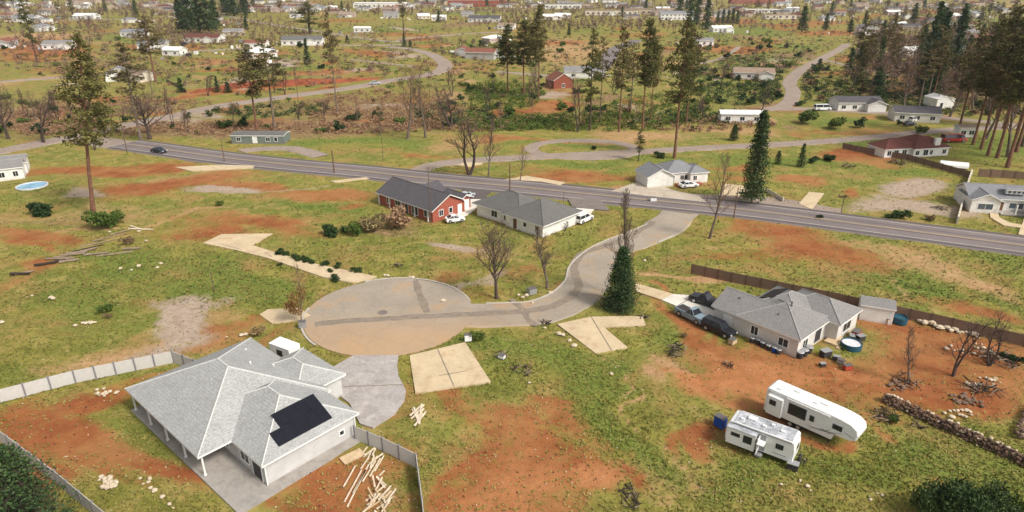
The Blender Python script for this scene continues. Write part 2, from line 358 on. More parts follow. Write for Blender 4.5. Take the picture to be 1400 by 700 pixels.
# ------------------------------------------------------------------ ground
# soil and cover survey: kind, photo position, half sizes, slope angle, strength
PATCH = """
r 690 600 120 40 0 .9|o 690 640 70 55 0 .8|o 800 645 60 30 0 1|o 830 640 34 16 0 1|r 880 635 40 28 40 .8|r 620 655 50 50 0 .9|r 775 565 75 14 8 .8|r 860 590 70 22 30 .5|t 940 650 70 40 10 .45
r 110 585 95 40 25 .9|r 215 640 110 26 38 1|r 300 690 70 16 25 1|r 165 545 60 14 -10 .7|g 60 565 50 16 0 .7|g 115 625 40 16 20 .5|r 60 690 60 30 0 .8|r 20 640 40 60 0 .8|g 215 690 40 14 30 .6|g 190 655 30 10 20 .5
r 440 645 50 26 -35 .9|r 560 670 30 30 0 .7|b 500 650 60 40 0 .55|r 480 610 30 9 -30 .8|r 400 690 70 14 -20 .8|r 235 505 40 10 -20 .7|r 290 480 60 8 -25 .8
r 590 560 50 26 20 .8|o 560 590 30 22 0 .5|r 590 620 20 50 0 .8|g 600 545 60 12 10 .5|r 545 555 14 30 0 .5
g 200 345 130 22 0 .8|g 90 430 100 40 -10 .7|g 320 400 120 34 0 .7|g 40 510 80 26 0 .6|g 350 380 90 22 20 .8|g 210 370 100 18 -8 .9|g 420 462 40 12 20 .5
w 225 445 66 30 -25 1|t 180 480 110 16 -10 .8|t 140 490 70 16 -10 .6|r 310 452 30 8 -20 .7|t 290 440 50 20 -30 .5|w 300 420 40 7 -20 .6|r 260 465 60 10 -12 .7
r 50 330 70 14 -8 .9|r 25 380 50 14 -15 .8|r 15 350 40 12 0 .8|t 110 290 100 9 0 .5|b 100 300 60 10 0 .5
r 150 232 120 8 -3 .9|r 225 254 130 13 -7 1|r 340 253 60 8 -3 .9|w 315 260 46 7 0 .9|w 100 266 50 9 0 .8|r 330 318 130 14 6 .8|r 240 300 50 9 5 .5|t 270 240 70 7 0 .6|r 140 275 60 7 -8 .5
r 445 262 76 11 2 1|g 440 279 90 5 4 1|r 480 279 20 4 0 .8|r 400 300 60 12 0 .35|r 380 312 70 6 0 .7|g 420 340 60 20 20 .5|t 380 285 40 10 0 .4
b 565 305 55 16 5 .7|w 612 343 36 10 0 .9|t 640 350 70 18 0 .5|r 690 380 50 12 0 .5|g 690 330 50 10 0 .5|g 560 345 60 18 10 .5|r 600 380 70 9 10 .45|g 850 300 50 8 0 .5
t 700 430 40 10 0 .4|g 640 372 20 5 0 .8|w 650 380 16 6 0 .6
g 930 360 60 18 0 .5|r 890 340 30 10 0 .5|g 800 330 60 14 -10 .5|r 760 390 50 14 0 .4
r 1100 335 95 24 6 .9|r 1010 335 50 18 0 .6|r 1030 315 60 7 6 .8|t 1060 330 60 14 0 .5|g 1010 350 40 10 0 .5|t 1250 360 70 14 10 .7|t 1300 372 60 8 6 .8|r 1330 408 90 14 8 .8|r 1260 395 50 9 8 .6|g 1220 385 60 14 10 .9|g 1380 350 60 26 0 .7|g 1180 370 50 16 0 .7|g 1330 385 90 9 6 .7|t 1190 352 40 10 0 .6|r 1150 365 50 9 0 .5
o 880 425 60 12 30 .6|r 930 450 70 12 25 .9|r 1010 480 90 13 20 1|t 900 490 70 14 20 .9|o 950 520 80 22 20 .9|o 1040 520 110 28 0 1|r 1120 500 90 24 0 .9|r 1240 470 80 30 10 1|r 1330 500 100 40 10 .9|r 1260 520 110 22 0 .9|r 1180 540 60 20 0 .7|o 1200 500 70 16 0 .7|g 900 460 50 14 20 .8|g 860 455 30 10 0 .5|t 860 500 34 14 30 .9|o 1000 545 60 20 20 .7|r 1050 560 60 26 30 .7|o 1090 520 60 14 10 .7|g 1160 478 16 6 0 .6|o 1060 400 70 8 8 .8|t 960 388 60 5 6 .9
g 720 490 90 34 0 .8|g 790 530 60 26 30 .9|g 870 570 90 26 35 .8|g 940 610 70 22 40 .7|g 800 500 30 22 60 .9|t 1000 640 60 20 40 .3|g 680 530 60 18 0 .5|b 700 470 60 14 0 .25
g 1230 640 150 50 0 .75|g 1080 670 100 36 0 .7|g 1330 620 60 40 0 .6|r 1100 622 30 8 -50 .8|r 1180 600 24 14 0 .8|r 1165 575 26 14 20 .6|r 1210 570 40 12 0 .6|r 1240 665 22 6 0 .7|r 1180 660 14 8 0 .6|r 1020 610 46 9 35 .9|r 1090 590 40 9 30 .8|r 990 600 20 14 0 .8|g 1340 560 50 26 20 .7|r 1380 540 40 18 0 .6|t 1320 560 30 8 0 .4|r 1380 680 40 14 0 .4|r 1150 690 60 9 0 .4
g 1180 196 40 7 0 1|g 1240 232 70 10 5 .8|g 1080 222 80 8 0 .8|r 1090 248 60 7 0 .9|r 1150 214 50 6 6 .9|r 1200 222 40 5 3 .8|w 1260 258 46 16 0 .95|w 1230 280 90 11 4 .8|w 1190 275 30 8 0 .5|r 1175 264 16 6 0 .8|g 1310 255 16 30 0 .5|g 1120 262 40 6 0 .6|g 1370 200 90 26 0 .8|g 1360 238 50 5 0 .6|g 1330 300 16 10 0 .5
r 780 240 110 11 2 .75|t 760 246 80 6 0 .6|g 790 222 130 6 0 .9|g 1000 215 70 10 0 .8|r 1010 228 40 9 0 .7|t 900 262 70 7 2 .8|r 900 258 40 4 0 .6|g 980 262 24 6 0 .6|r 1000 245 60 6 0 .7|g 730 270 70 4 4 .6|g 850 230 40 8 0 .6
r 580 207 60 5 0 .7|g 480 195 130 8 0 .8|t 620 195 60 10 0 .6|r 690 192 50 8 0 .8|g 400 212 60 3 0 .7|r 620 228 30 3 0 .5|g 660 230 60 4 0 .7|r 740 192 60 6 0 .7|t 870 188 110 7 0 .8|t 1000 180 80 7 0 .7|g 760 200 90 5 0 .7|g 920 218 50 6 0 .7|g 480 212 40 2 0 .5
b 300 175 330 16 0 .8|b 530 155 150 30 0 .75|b 60 160 90 28 0 .9|b 330 150 160 12 0 .6|r 80 155 40 12 30 .6|g 660 130 60 20 0 .5|r 740 148 60 8 -10 1|o 745 140 50 9 -10 .5|b 960 150 130 24 0 .35|g 1000 120 100 30 0 .6|b 1280 110 140 34 0 .7|b 700 160 130 18 0 .4|b 500 180 150 8 0 .5
r 370 118 160 5 -6 1|r 260 130 50 3 -8 1|r 60 66 80 16 0 .9|t 60 50 90 6 0 .8|g 160 52 70 10 0 .9|r 90 95 60 8 0 .6|t 60 108 60 4 0 .6|r 40 78 40 8 0 .8|g 250 105 60 5 -6 .9|g 380 96 90 7 -3 1|r 300 96 24 2 0 .9|r 300 84 70 6 0 .6|r 510 72 50 6 3 .8|g 570 62 60 8 0 .8|r 470 97 60 4 0 .9|g 480 108 90 5 0 .6|g 400 80 60 6 0 .6|g 540 40 120 8 0 .7|r 470 28 50 3 0 .7|r 550 47 40 3 0 .8|t 520 52 80 3 0 .5|r 640 90 90 9 0 .5|g 660 62 60 14 0 .7|r 570 135 40 8 0 .5|g 150 25 100 5 0 .6|r 80 30 60 3 0 .6|g 60 38 70 6 0 .7
t 780 70 80 22 0 .7|r 760 58 60 4 0 .9|r 880 48 60 5 0 .6|g 820 42 70 6 0 .6|r 1010 68 60 6 0 .9|g 1020 46 80 5 0 .9|g 1060 85 90 20 0 .9|g 1040 40 50 6 0 .9|r 1080 35 50 3 0 .9|r 1130 45 50 4 0 1|r 1180 84 46 6 10 1|r 1050 55 30 4 0 .6|g 1090 65 60 5 0 .9|r 1330 62 26 12 0 .9|r 1310 85 40 9 0 .7|g 1350 30 60 7 0 .9|g 1340 14 40 4 0 .7|r 1280 16 40 3 0 .8|g 950 50 80 5 0 .9|r 960 66 60 5 0 .9|r 60 12 60 2 0 .5|g 690 28 60 4 0 .5|g 640 18 50 3 0 .9|r 1020 30 20 4 0 .9|g 1200 140 120 6 0 .8|g 1150 165 90 6 0 .9|o 1205 160 16 5 0 .8|r 1150 180 100 6 0 .6|r 700 40 50 8 0 .5|g 1190 50 60 8 0 .5|t 1080 100 60 14 0 .4|g 1110 125 80 20 0 .5
r 720 620 165 58 0 .85|r 150 595 120 60 25 1|r 250 660 90 30 35 1|r 440 640 100 60 -35 .85|r 1150 505 240 46 5 .9|o 1000 530 150 34 14 .65|r 20 660 80 60 0 1|r 90 560 100 26 -8 1|r 130 640 110 40 35 1|r 190 530 90 20 -15 .95|r 60 600 70 30 20 .8|r 540 660 40 40 0 .6|r 430 620 60 20 -35 .8|r 600 600 40 60 0 .7|r 690 680 120 30 0 .8|r 200 610 80 34 38 1|r 250 650 70 26 38 .9|r 60 570 60 14 -8 .8|t 900 640 90 40 20 .5|g 720 600 20 12 0 .6|g 60 600 30 12 0 .5
"""
rows = np.concatenate([np.arange(30, 210, .5), 210 * np.cumprod(np.full(235, 1.0125))])
half = np.concatenate([np.arange(0, 110, .55), 110 * np.cumprod(np.full(150, 1.0245))])
cols = np.concatenate([-half[::-1][:-1], half])
rows = rows[rows < 3900]; cols = cols[np.abs(cols) < 4200]
GX, GY = np.meshgrid(cols, rows)
GZ = hgt(GX, GY)
# gentle roughness of the soil, a few centimetres
for k in range(14):
    a = RNG.uniform(0, 6.28); L_ = RNG.uniform(2.5, 14); ph = RNG.uniform(0, 6.28)
    GZ = GZ + .006 * L_ ** .5 * np.sin((GX * np.cos(a) + GY * np.sin(a)) * 6.28 / L_ + ph) * sst(6, 9, 10) - .004
ny, nx = GX.shape
# warp the survey so that no border is smooth
WX = GX.copy(); WY = GY.copy()
for k in range(26):
    L_ = RNG.uniform(3, 45); a = RNG.uniform(0, 6.28); ph = RNG.uniform(0, 6.28, 2)
    arg = (GX * np.cos(a) + GY * np.sin(a)) * 6.28 / L_
    WX += .05 * L_ * np.sin(arg + ph[0]) * .6; WY += .05 * L_ * np.sin(arg + ph[1]) * .6
mask = {k: np.zeros_like(GX) for k in 'rotgwb'}
rp_ = random.Random(3)
def trail(kind, pts, w_, st_):
    out = ''
    for (x0, y0), (x1, y1) in zip(pts[:-1], pts[1:]):
        n = max(2, int(math.hypot(x1-x0, y1-y0)/7)); an = math.degrees(math.atan2(y1-y0, x1-x0))
        for i in range(n): out += '|%s %.1f %.1f 7 %.1f %.1f %.2f' % (kind, x0+(x1-x0)*i/n, y0+(y1-y0)*i/n, w_, an, st_)
    return out
PATCH += trail('t', [(776,474),(792,484),(806,505),(828,522),(858,545)], 1.6, 1) + trail('t', [(872,540),(915,565),(960,596),(1000,628),(1040,660),(1060,700)], 2.2, .8) + trail('t', [(860,470),(900,500),(950,530),(1010,560)], 3, .8) + trail('o', [(990,475),(1060,505),(1130,520),(1200,512)], 3.5, .9)
PATCH += trail('t', [(640,480),(700,474),(770,455)], 1.4, .6) + trail('r', [(885,395),(930,425),(1000,470),(1080,500)], 4, .9) + trail('t', [(885,384),(960,384),(1040,402)], 2.5, .9) + trail('t', [(570,540),(600,620),(620,700)], 3, .5) + trail('t', [(100,520),(200,480),(300,425),(330,415)], 2.5, .6)
PATCH += trail('w', [(330,262),(420,250),(470,243)], 2, .6) + trail('t', [(60,330),(150,300),(280,290),(330,300)], 2, .7) + trail('t', [(520,345),(600,330),(660,330)], 2.5, .5) + trail('t', [(950,330),(1010,320),(1100,345),(1180,380),(1300,420)], 2.5, .5)
for k_ in range(330):       # the far slopes are a patchwork of cleared lots
    y_ = rp_.uniform(4, 175); PATCH += '|%s %.0f %.0f %.0f %.1f %.0f %.2f' % (rp_.choice('rrrttgggbbbw'), rp_.uniform(-30,1430), y_, rp_.uniform(10,44), rp_.uniform(1.2,3+y_*.035), rp_.uniform(-8,8), rp_.uniform(.5,.9))
for rec in PATCH.replace("\n", "|").split("|"):
    q = rec.split()
    if not q: continue
    k = q[0]; px, py, rx, ry, an, st = map(float, q[1:])
    a = math.radians(an)
    e1 = (px + rx * math.cos(a), py + rx * math.sin(a)); e2 = (px - rx * math.cos(a), py - rx * math.sin(a))
    f1 = (px - ry * math.sin(a), py + ry * math.cos(a)); f2 = (px + ry * math.sin(a), py - ry * math.cos(a))
    for e in (e1, e2, f1, f2): pass
    P0 = g(px, py); A = [g(p[0], max(p[1], 1.0)) for p in (e1, e2, f1, f2)]
    ux, uy = (A[0][0]-A[1][0])/2, (A[0][1]-A[1][1])/2; vx, vy = (A[2][0]-A[3][0])/2, (A[2][1]-A[3][1])/2
    det = ux*vy - uy*vx
    if abs(det) < 1e-6: continue
    dx, dy = WX - P0[0], WY - P0[1]
    s_ = (dx*vy - dy*vx)/det; t_ = (ux*dy - uy*dx)/det
    d = np.sqrt(s_*s_ + t_*t_)
    mask[k] = np.maximum(mask[k], st * sst(1.6, .25, d))
mask['g'] = np.maximum(mask['g'], .38 * sst(185, 250, WY)); mask['b'] = np.maximum(mask['b'], .36 * sst(185, 250, WY)); mask['r'] = np.maximum(mask['r'], .2 * sst(185, 250, WY))
verts = np.stack([GX.ravel(), GY.ravel(), GZ.ravel()], 1)
idx = np.arange(ny*nx).reshape(ny, nx)
quads = np.stack([idx[:-1, :-1].ravel(), idx[:-1, 1:].ravel(), idx[1:, 1:].ravel(), idx[1:, :-1].ravel()], 1)
me = bpy.data.meshes.new("ground")
me.vertices.add(len(verts)); me.vertices.foreach_set("co", verts.ravel())
me.loops.add(quads.size); me.loops.foreach_set("vertex_index", quads.ravel().astype(np.int32))
me.polygons.add(len(quads)); me.polygons.foreach_set("loop_start", np.arange(0, quads.size, 4, dtype=np.int32))
me.polygons.foreach_set("loop_total", np.full(len(quads), 4, dtype=np.int32))
me.polygons.foreach_set("use_smooth", np.ones(len(quads), dtype=bool))
me.update(calc_edges=True)
for nm, ks in (("soil", "rto"), ("cover", "gwb")):
    at = me.attributes.new(nm, 'FLOAT_COLOR', 'POINT')
    arr = np.stack([mask[k].ravel() for k in ks] + [np.ones(ny*nx)], 1)
    at.data.foreach_set("color", arr.ravel().astype(np.float32))
ground = bpy.data.objects.new("ground", me); COL.objects.link(ground); tag(ground, kind="structure")

m, t, b = newmat("meadow_and_red_soil", .95, .1)
ps = nd(t, "ShaderNodeNewGeometry").outputs["Position"]
so = nd(t, "ShaderNodeAttribute", attribute_name="soil"); co = nd(t, "ShaderNodeAttribute", attribute_name="cover")
ss = nd(t, "ShaderNodeSeparateColor"); lk(t, so.outputs["Color"], ss.inputs[0])
cs = nd(t, "ShaderNodeSeparateColor"); lk(t, co.outputs["Color"], cs.inputs[0])
nA = noise(t, ps, .045, 8, .62); nB = noise(t, ps, .22, 8, .65); nC = noise(t, ps, .9, 7, .7); nD = noise(t, ps, 4.5, 5, .7); nE = noise(t, ps, .12, 8, .66)
mpo = nd(t, "ShaderNodeMapping"); mpo.inputs["Location"].default_value = (137, 55, 9); lk(t, ps, mpo.inputs[0])
nF = noise(t, mpo.outputs[0], .35, 8, .68); nG = noise(t, mpo.outputs[0], .07, 7, .6)
nJ = noise(t, mpo.outputs[0], .55, 9, .74)
def fac(mask_, nz, nz2, lo=.30, hi=.80, k=1.0, k2=.8, base=0.0, k3=.9):
    q = mathn(t, 'ADD', mathn(t, 'MULTIPLY', mathn(t, 'SUBTRACT', nz, .5), k), mathn(t, 'MULTIPLY', mathn(t, 'SUBTRACT', nz2, .5), k2))
    q = mathn(t, 'ADD', q, mathn(t, 'MULTIPLY', mathn(t, 'SUBTRACT', nJ, .5), k3))
    q = mathn(t, 'ADD', q, mathn(t, 'ADD', mathn(t, 'MULTIPLY', mask_, 1.05), base))
    return mr(t, q, lo, hi)
grass = mixc(t, mr(t, nB, .36, .64), (.17, .168, .034), (.25, .225, .05))
grass = mixc(t, mr(t, nG, .42, .62, 0, .6), grass, (.12, .16, .03))           # greener swathes
grass = mixc(t, mr(t, nF, .48, .68, 0, .8), grass, (.36, .265, .095))              # dead straw
grass = mixc(t, mr(t, nE, .47, .64, 0, .75), grass, (.31, .185, .07))             # thin grass over brown soil
grass = mixc(t, mr(t, nC, .5, .7, 0, .55), grass, (.13, .115, .038))             # darker weeds
lush = mixc(t, mr(t, nC, .35, .65), (.085, .14, .024), (.155, .195, .036))
grass = mixc(t, mathn(t, 'MULTIPLY', fac(cs.outputs[0], nF, nC, .3, .85, .9, .6), .85), grass, lush)
grass = mixc(t, mathn(t, 'MULTIPLY', mr(t, nD, .52, .75), .4), grass, (.40, .31, .15))
brush = mixc(t, mr(t, nC, .38, .62), (.13, .08, .045), (.31, .20, .105))
grass = mixc(t, fac(cs.outputs[2], nB, nC, .3, .85, .9, .9), grass, brush)
tan = mixc(t, mr(t, nF, .35, .65), (.46, .285, .15), (.35, .20, .10))
red = mixc(t, mr(t, nB, .36, .64), (.235, .066, .026), (.31, .105, .040))
red = mixc(t, mr(t, nC, .46, .72, 0, .65), red, (.16, .050, .024))
red = mixc(t, mr(t, nG, .40, .62, 0, .7), red, (.36, .175, .07))
ora = mixc(t, mr(t, nF, .36, .64), (.42, .19, .08), (.33, .125, .05))
gra = mixc(t, mr(t, nC, .4, .62), (.42, .33, .26), (.29, .215, .165))
c = mixc(t, fac(ss.outputs[1], nF, nC, .2, .95, .85, .9), grass, tan)
c = mixc(t, mathn(t, 'MULTIPLY', fac(ss.outputs[0], nE, nC, .22, .92, .85, .95, .0), .95), c, red)
c = mixc(t, fac(ss.outputs[2], nB, nF, .35, .95, .8, .7), c, ora)
c = mixc(t, fac(cs.outputs[1], nB, nC, .36, .80, .8, .9), c, gra)
# thin weeds over bare soil, stones and crumbs
c = mixc(t, mathn(t, 'MULTIPLY', mr(t, mathn(t, 'ADD', mathn(t, 'MULTIPLY', nF, .5), mathn(t, 'MULTIPLY', nD, .5)), .52, .64), .55), c, (.20, .17, .05))
c = mixc(t, mr(t, nD, .25, .46, .3, 0), c, (.07, .045, .022))
nH = noise(t, ps, 9, 4, .75)
vv = mathn(t, 'ADD', mathn(t, 'ADD', mathn(t, 'MULTIPLY', nH, .34), mathn(t, 'MULTIPLY', nC, .36)), mathn(t, 'MULTIPLY', nF, .30))
hsv = nd(t, "ShaderNodeHueSaturation"); lk(t, c, hsv.inputs["Color"]); lk(t, mr(t, vv, .38, .62, .76, 1.22, False), hsv.inputs["Value"])
lk(t, hsv.outputs[0], b.inputs["Base Color"])
bump(t, b, mathn(t, 'ADD', mathn(t, 'MULTIPLY', nC, .6), mathn(t, 'MULTIPLY', nD, .4)), .8, .3)
ground.data.materials.append(m)

# ------------------------------------------------------------------ roads
def px_line(pts): return [g(*p) for p in pts]
def smooth_line(P, step=2.5):
    P = [Vector((p[0], p[1])) for p in P]; out = []
    for i in range(len(P)-1):
        p0 = P[max(i-1, 0)]; p1 = P[i]; p2 = P[i+1]; p3 = P[min(i+2, len(P)-1)]
        n = max(2, int((p2-p1).length/step))
        for k in range(n):
            u = k/n
            out.append(.5*((2*p1)+(p2-p0)*u+(2*p0-5*p1+4*p2-p3)*u*u+(3*p1-p0-3*p2+p3)*u**3))
    out.append(P[-1]); return out
def offset(line, o):
    out = []
    for i, p in enumerate(line):
        d = (line[min(i+1, len(line)-1)] - line[max(i-1, 0)]).normalized()
        out.append(Vector((p.x - d.y*o, p.y + d.x*o)))
    return out
def ribbon(mb, line, o0, o1, z, m=0, dash=None, across=1, thick=0, jit=0):
    ls = [offset(line, o0 + (o1-o0)*k/across) for k in range(across+1)]
    if jit:
        rj = random.Random(int(o0*100)+len(line)); ls = [[Vector((p.x+rj.uniform(-jit,jit), p.y+rj.uniform(-jit,jit))) for p in l_] for l_ in ls]
    n = len(line); ac = 0
    for i in range(n-1):
        ac += (line[i+1]-line[i]).length
        if dash and (ac % (dash*2.5)) > dash: continue
        for k in range(across):
            q = [ls[k][i], ls[k][i+1], ls[k+1][i+1], ls[k+1][i]]
            P3 = [(a.x, a.y, float(hgt(a.x, a.y)) + z) for a in q]
            if o1 > o0: P3 = P3[::-1]
            mb.add(P3, [(0, 1, 2, 3)], m)
            if thick and (k == 0 or k == across-1):
                pass
ZB = .09
ROADS = []
def road(name, line, w, mat, z=ZB, across=2):
    ROADS.append((line, w))
    mb = MB(); ribbon(mb, line, w/2, -w/2, z, 0, None, across)
    # low side faces down into the soil
    for s in (1, -1):
        a = offset(line, s*w/2); bb = offset(line, s*(w/2+.35))
        for i in range(len(line)-1):
            q = [(a[i], z), (a[i+1], z), (bb[i+1], -.12), (bb[i], -.12)]
            P3 = [(v.x, v.y, float(hgt(v.x, v.y)) + zz) for v, zz in q]
            if s < 0: P3 = P3[::-1]
            mb.add(P3, [(3, 2, 1, 0)], 0)
    o = mb.build(name, mat); return tag(o, kind="structure")
def lines(name, line, items, z):
    mb = MB()
    for o0, o1, mi, dash in items: ribbon(mb, line, o1, o0, z, mi, dash, 1, 0, .17 if name == 'tar_strip' else 0)
    tag(mb.build(name, [M['line_white'], M['line_yellow'], M['tar'] if name != 'highway_markings' else M['asphalt_dark'], M['kerb']]), kind="structure")
def sheet(name, px, mat, z, world=False, tri=True):
    P = px if world else px_line(px)
    mb = MB(); mb.prism([(p[0], p[1]) for p in P], -.1, z)
    for i, v in enumerate(mb.v): mb.v[i] = (v[0], v[1], v[2] + float(hgt(v[0], v[1])))
    o = mb.build(name, mat); return tag(o, kind="structure")

hw = smooth_line(px_line([(170,197),(215,203),(300,215),(400,226),(500,235),(600,246),(700,255),(800,265),(900,275),(1000,285),(1100,297),(1200,310),(1300,323),(1400,336),(1520,353)]))
road("highway", hw, 11.4, M['asphalt'], ZB+.02)
lines("highway_markings", hw, [(-5.5,-4.5,2,None),(4.6,5.6,2,None),(-4.1,-3.86,0,None),(3.86,4.1,0,None),(-.32,-.14,1,None),(.14,.32,1,None),(-1.0,-.5,2,None),(1.6,2.0,2,None)], ZB+.026)
# side road with the turning circle
st = smooth_line(px_line([(560,432),(600,431),(680,430),(735,427),(778,411),(802,388),(808,366),(835,343),(878,325),(912,309),(928,291)]), 1.5)
CC = Vector((-18.3, 88.6)); CR = 12.4
bulb = [(CC.x + CR*math.cos(a)*(1+.012*math.sin(3*a)), CC.y + CR*.98*math.sin(a)) for a in np.linspace(0, 2*math.pi, 72, endpoint=False)]
sheet("turning_circle", bulb, M['asphalt_old'], ZB+.004, True)
road("side_road", st, 6.9, M['asphalt_old'], ZB)
flare = px_line([(905,292),(880,306),(905,318),(935,312),(955,293)])
sheet("side_road_mouth", flare, M['asphalt_old'], ZB+.008, True)
# tar strips
strip = smooth_line(px_line([(430,444),(470,440),(530,436),(600,432),(680,428),(740,423),(772,411),(790,395),(787,378),(786,360),(800,345),(835,334),(870,318),(893,303)]), 1.2)
lines("tar_strip", strip, [(-.75,.7,2,None)], ZB+.016)
lines("tar_strip", smooth_line(px_line([(567,384),(572,398),(578,412),(584,428)]), 1), [(-.55,.6,2,None)], ZB+.018)
lines("tar_strip", smooth_line(px_line([(700,410),(716,425),(722,438),(735,446)]), 1), [(-.5,.45,2,None)], ZB+.018)
lines("tar_strip", smooth_line(px_line([(795,403),(815,404),(836,412)]), 1), [(-.25,.25,2,None)], ZB+.018)
def kerb(line, name="kerb", w=.3, h=.16):
    mb = MB()
    a = offset(line, w/2); c_ = offset(line, -w/2)
    for i in range(len(line)-1):
        mb.add([(a[i].x,a[i].y,-.05),(a[i+1].x,a[i+1].y,-.05),(c_[i+1].x,c_[i+1].y,-.05),(c_[i].x,c_[i].y,-.05),
                (a[i].x,a[i].y,h),(a[i+1].x,a[i+1].y,h),(c_[i+1].x,c_[i+1].y,h),(c_[i].x,c_[i].y,h)],
               [(4,7,6,5),(0,1,5,4),(2,3,7,6),(1,2,6,5),(3,0,4,7)])
    tag(mb.build(name, M['kerb']), kind="structure")
def arc(a0, a1, r): return [Vector((CC.x+r*math.cos(math.radians(q)), CC.y+r*math.sin(math.radians(q)))) for q in np.arange(a0, a1, 2.5)]
kerb(arc(20, 118, CR+.1)); kerb(arc(172, 228, CR+.1))
i0 = min(range(len(st)), key=lambda i: (st[i]-Vector(g(662,430))).length)
kerb(offset(st[i0:-6], 3.6), "kerb"); kerb(offset(st[i0+28:-7], -3.6), "kerb")

# driveways and yards (each poured slab is a sheet of its own)
SL = ZB + .05
for nm, pts, mt in [
 ("driveway", [(278,333),(303,321),(373,320),(345,336),(420,359),(516,379),(484,388),(440,379),(365,353),(325,343)], 'conc_tan'),
 ("driveway", [(355,431),(366,424),(408,422),(425,432),(411,438),(372,443)], 'conc_tan'),
 ("driveway", [(453,504),(483,487),(545,486.5),(543,500),(545,515),(555,535),(553,548),(540,566),(510,586),(492,580),(478,552),(447,530)], 'conc_mauve'),
 ("driveway", [(560,487),(636,469),(671,523),(568,538)], 'conc_tan'),
 ("driveway", [(762,444),(808,434),(878,433),(883,446),(825,448),(858,476),(814,484)], 'conc_tan'),
 ("driveway", [(869,388),(921,403),(905,411),(869,399)], 'conc_tan'),
 ("driveway", [(921,403),(948,405),(978,420),(998,432),(1004,446),(985,448),(950,430),(905,411)], 'conc_white'),
 ("driveway", [(612,299),(640,284),(637,273),(660,273),(648,288),(622,305)], 'conc_white'),
 ("parking_yard", [(636,272),(632,257),(674,261),(660,272.5)], 'asphalt_dark'),
 ("driveway", [(788,285),(812,287),(800,300),(770,306),(762,298)], 'conc_white'),
 ("parking_yard", [(783,284),(776,272),(820,273),(834,289),(812,286.5)], 'asphalt_patch'),
 ("driveway", [(982,268),(992,252),(1019,255),(1024,263),(1008,268)], 'conc_tan'),
 ("driveway", [(1092,279),(1106,263),(1127,265),(1110,287)], 'conc_tan'),
 ("gravel_yard", [(835,262),(872,249),(884,251),(905,255),(925,262),(955,268),(965,277),(880,268)], 'gravel'),
 ("driveway", [(240,229),(300,226),(348,227),(346,230.5),(262,234.5)], 'conc_tan'),
 ("concrete_pad", [(452,248),(500,243),(506,245),(458,250)], 'conc_tan'),
 ("path", [(1352,285),(1363,285),(1366,298),(1380,305),(1400,309),(1400,313),(1372,309),(1354,298)], 'conc_tan'),
 ("driveway", [(1395,312),(1400,300),(1450,305),(1440,330),(1392,321)], 'conc_tan'),
 ("concrete_pad", [(620,226),(642,222),(660,224),(640,228)], 'conc_tan'),
 ("concrete_pad", [(740,249),(690,246),(720,241),(772,250),(766,254)], 'conc_tan'),
]:
    SL += .001
    sheet(nm, pts, M[mt], SL)
# frontage and back roads
def R(name, pts, w, mat, dz=0.0, step=3): 
    l_ = smooth_line(px_line(pts), step); road(name, l_, w, mat, ZB+dz); return l_
R("frontage_road", [(560,239),(590,226),(640,220),(700,216),(760,213),(820,210),(880,207),(950,203),(1050,198),(1130,193),(1200,187),(1290,178),(1400,172)], 5, M['track'], .003)
R("frontage_road", [(940,270),(1000,272),(1060,275),(1110,284),(1150,291)], 5, M['track'], .006)
R("back_road", [(-60,216),(0,207),(60,195),(120,183),(170,172),(230,160),(300,145),(400,131),(480,120),(540,109),(590,101),(608,92),(603,82),(585,73),(560,67),(530,64)], 7.5, M['track'], .004)
R("back_road", [(120,190),(150,196),(190,200),(215,203)], 9, M['track'], .01)
R("hill_road", [(1045,150),(1066,147),(1080,138),(1084,124),(1079,113),(1092,98),(1112,86),(1135,74),(1150,66),(1158,60)], 5.6, M['track'], .003)
R("hill_road", [(1060,149),(1110,149),(1180,153),(1260,158),(1330,165),(1400,172)], 5, M['track'], .007)
lp = []
for a in np.linspace(0, 2*math.pi, 40):
    P0 = g(797, 203.5); lp.append((P0[0]+ 15*math.cos(a), P0[1]+10.5*math.sin(a)))
l_ = [Vector(p) for p in lp]; road("loop_road", l_, 3.6, M['track'], ZB+.012)
for pts, w_ in [([(0,112),(50,108),(110,104),(140,101)], 5), ([(300,20),(500,53),(560,52),(640,46),(700,43)], 5), ([(400,62),(480,62),(560,61)], 4.5), ([(30,30),(120,27),(200,26)], 6),
            ([(820,96),(832,80),(840,68),(870,55)], 9), ([(680,98),(730,102),(790,106),(830,102)], 5), ([(560,18),(700,14),(900,17),(1100,12)], 9), ([(240,72),(300,68),(360,66)], 5), ([(480,81),(530,87),(570,91)], 3),
            ([(950,88),(985,80),(1010,64)], 3), ([(1120,80),(1180,95),(1230,105)], 3), ([(440,214),(400,203),(350,204),(330,207)], 5)]:
    R("back_lane", pts, w_, M['track' if w_ != 9 else 'asphalt'], .002 + random.random()*.02, 5)

for a, b_ in [((598,477.5),(621,530)), ((600,515),(640,508)), ((808,434),(836,480)), ((300,334),(330,342)), ((372,352),(362,346)), ((950,405),(925,420)), ((447,531),(552,527))]:
    P_ = px_line([a, b_]); lines("slab_joint", [Vector(P_[0]), (Vector(P_[0])+Vector(P_[1]))/2, Vector(P_[1])], [(-.07,.07,2,None)], SL+.006)
# manhole in the turning circle
P_ = g(523,428); mb = MB(); mb.tube((0,0,0),(0,0,.012),.75,.75,20); mb.tube((0,0,.012),(0,0,.02),.42,.42,16)
o = mb.build("manhole_cover", M['asphalt_patch']); o.location = (P_[0],P_[1],ZB+.006); tag(o, 'round dark manhole cover in the middle of the turning circle', 'manhole cover')
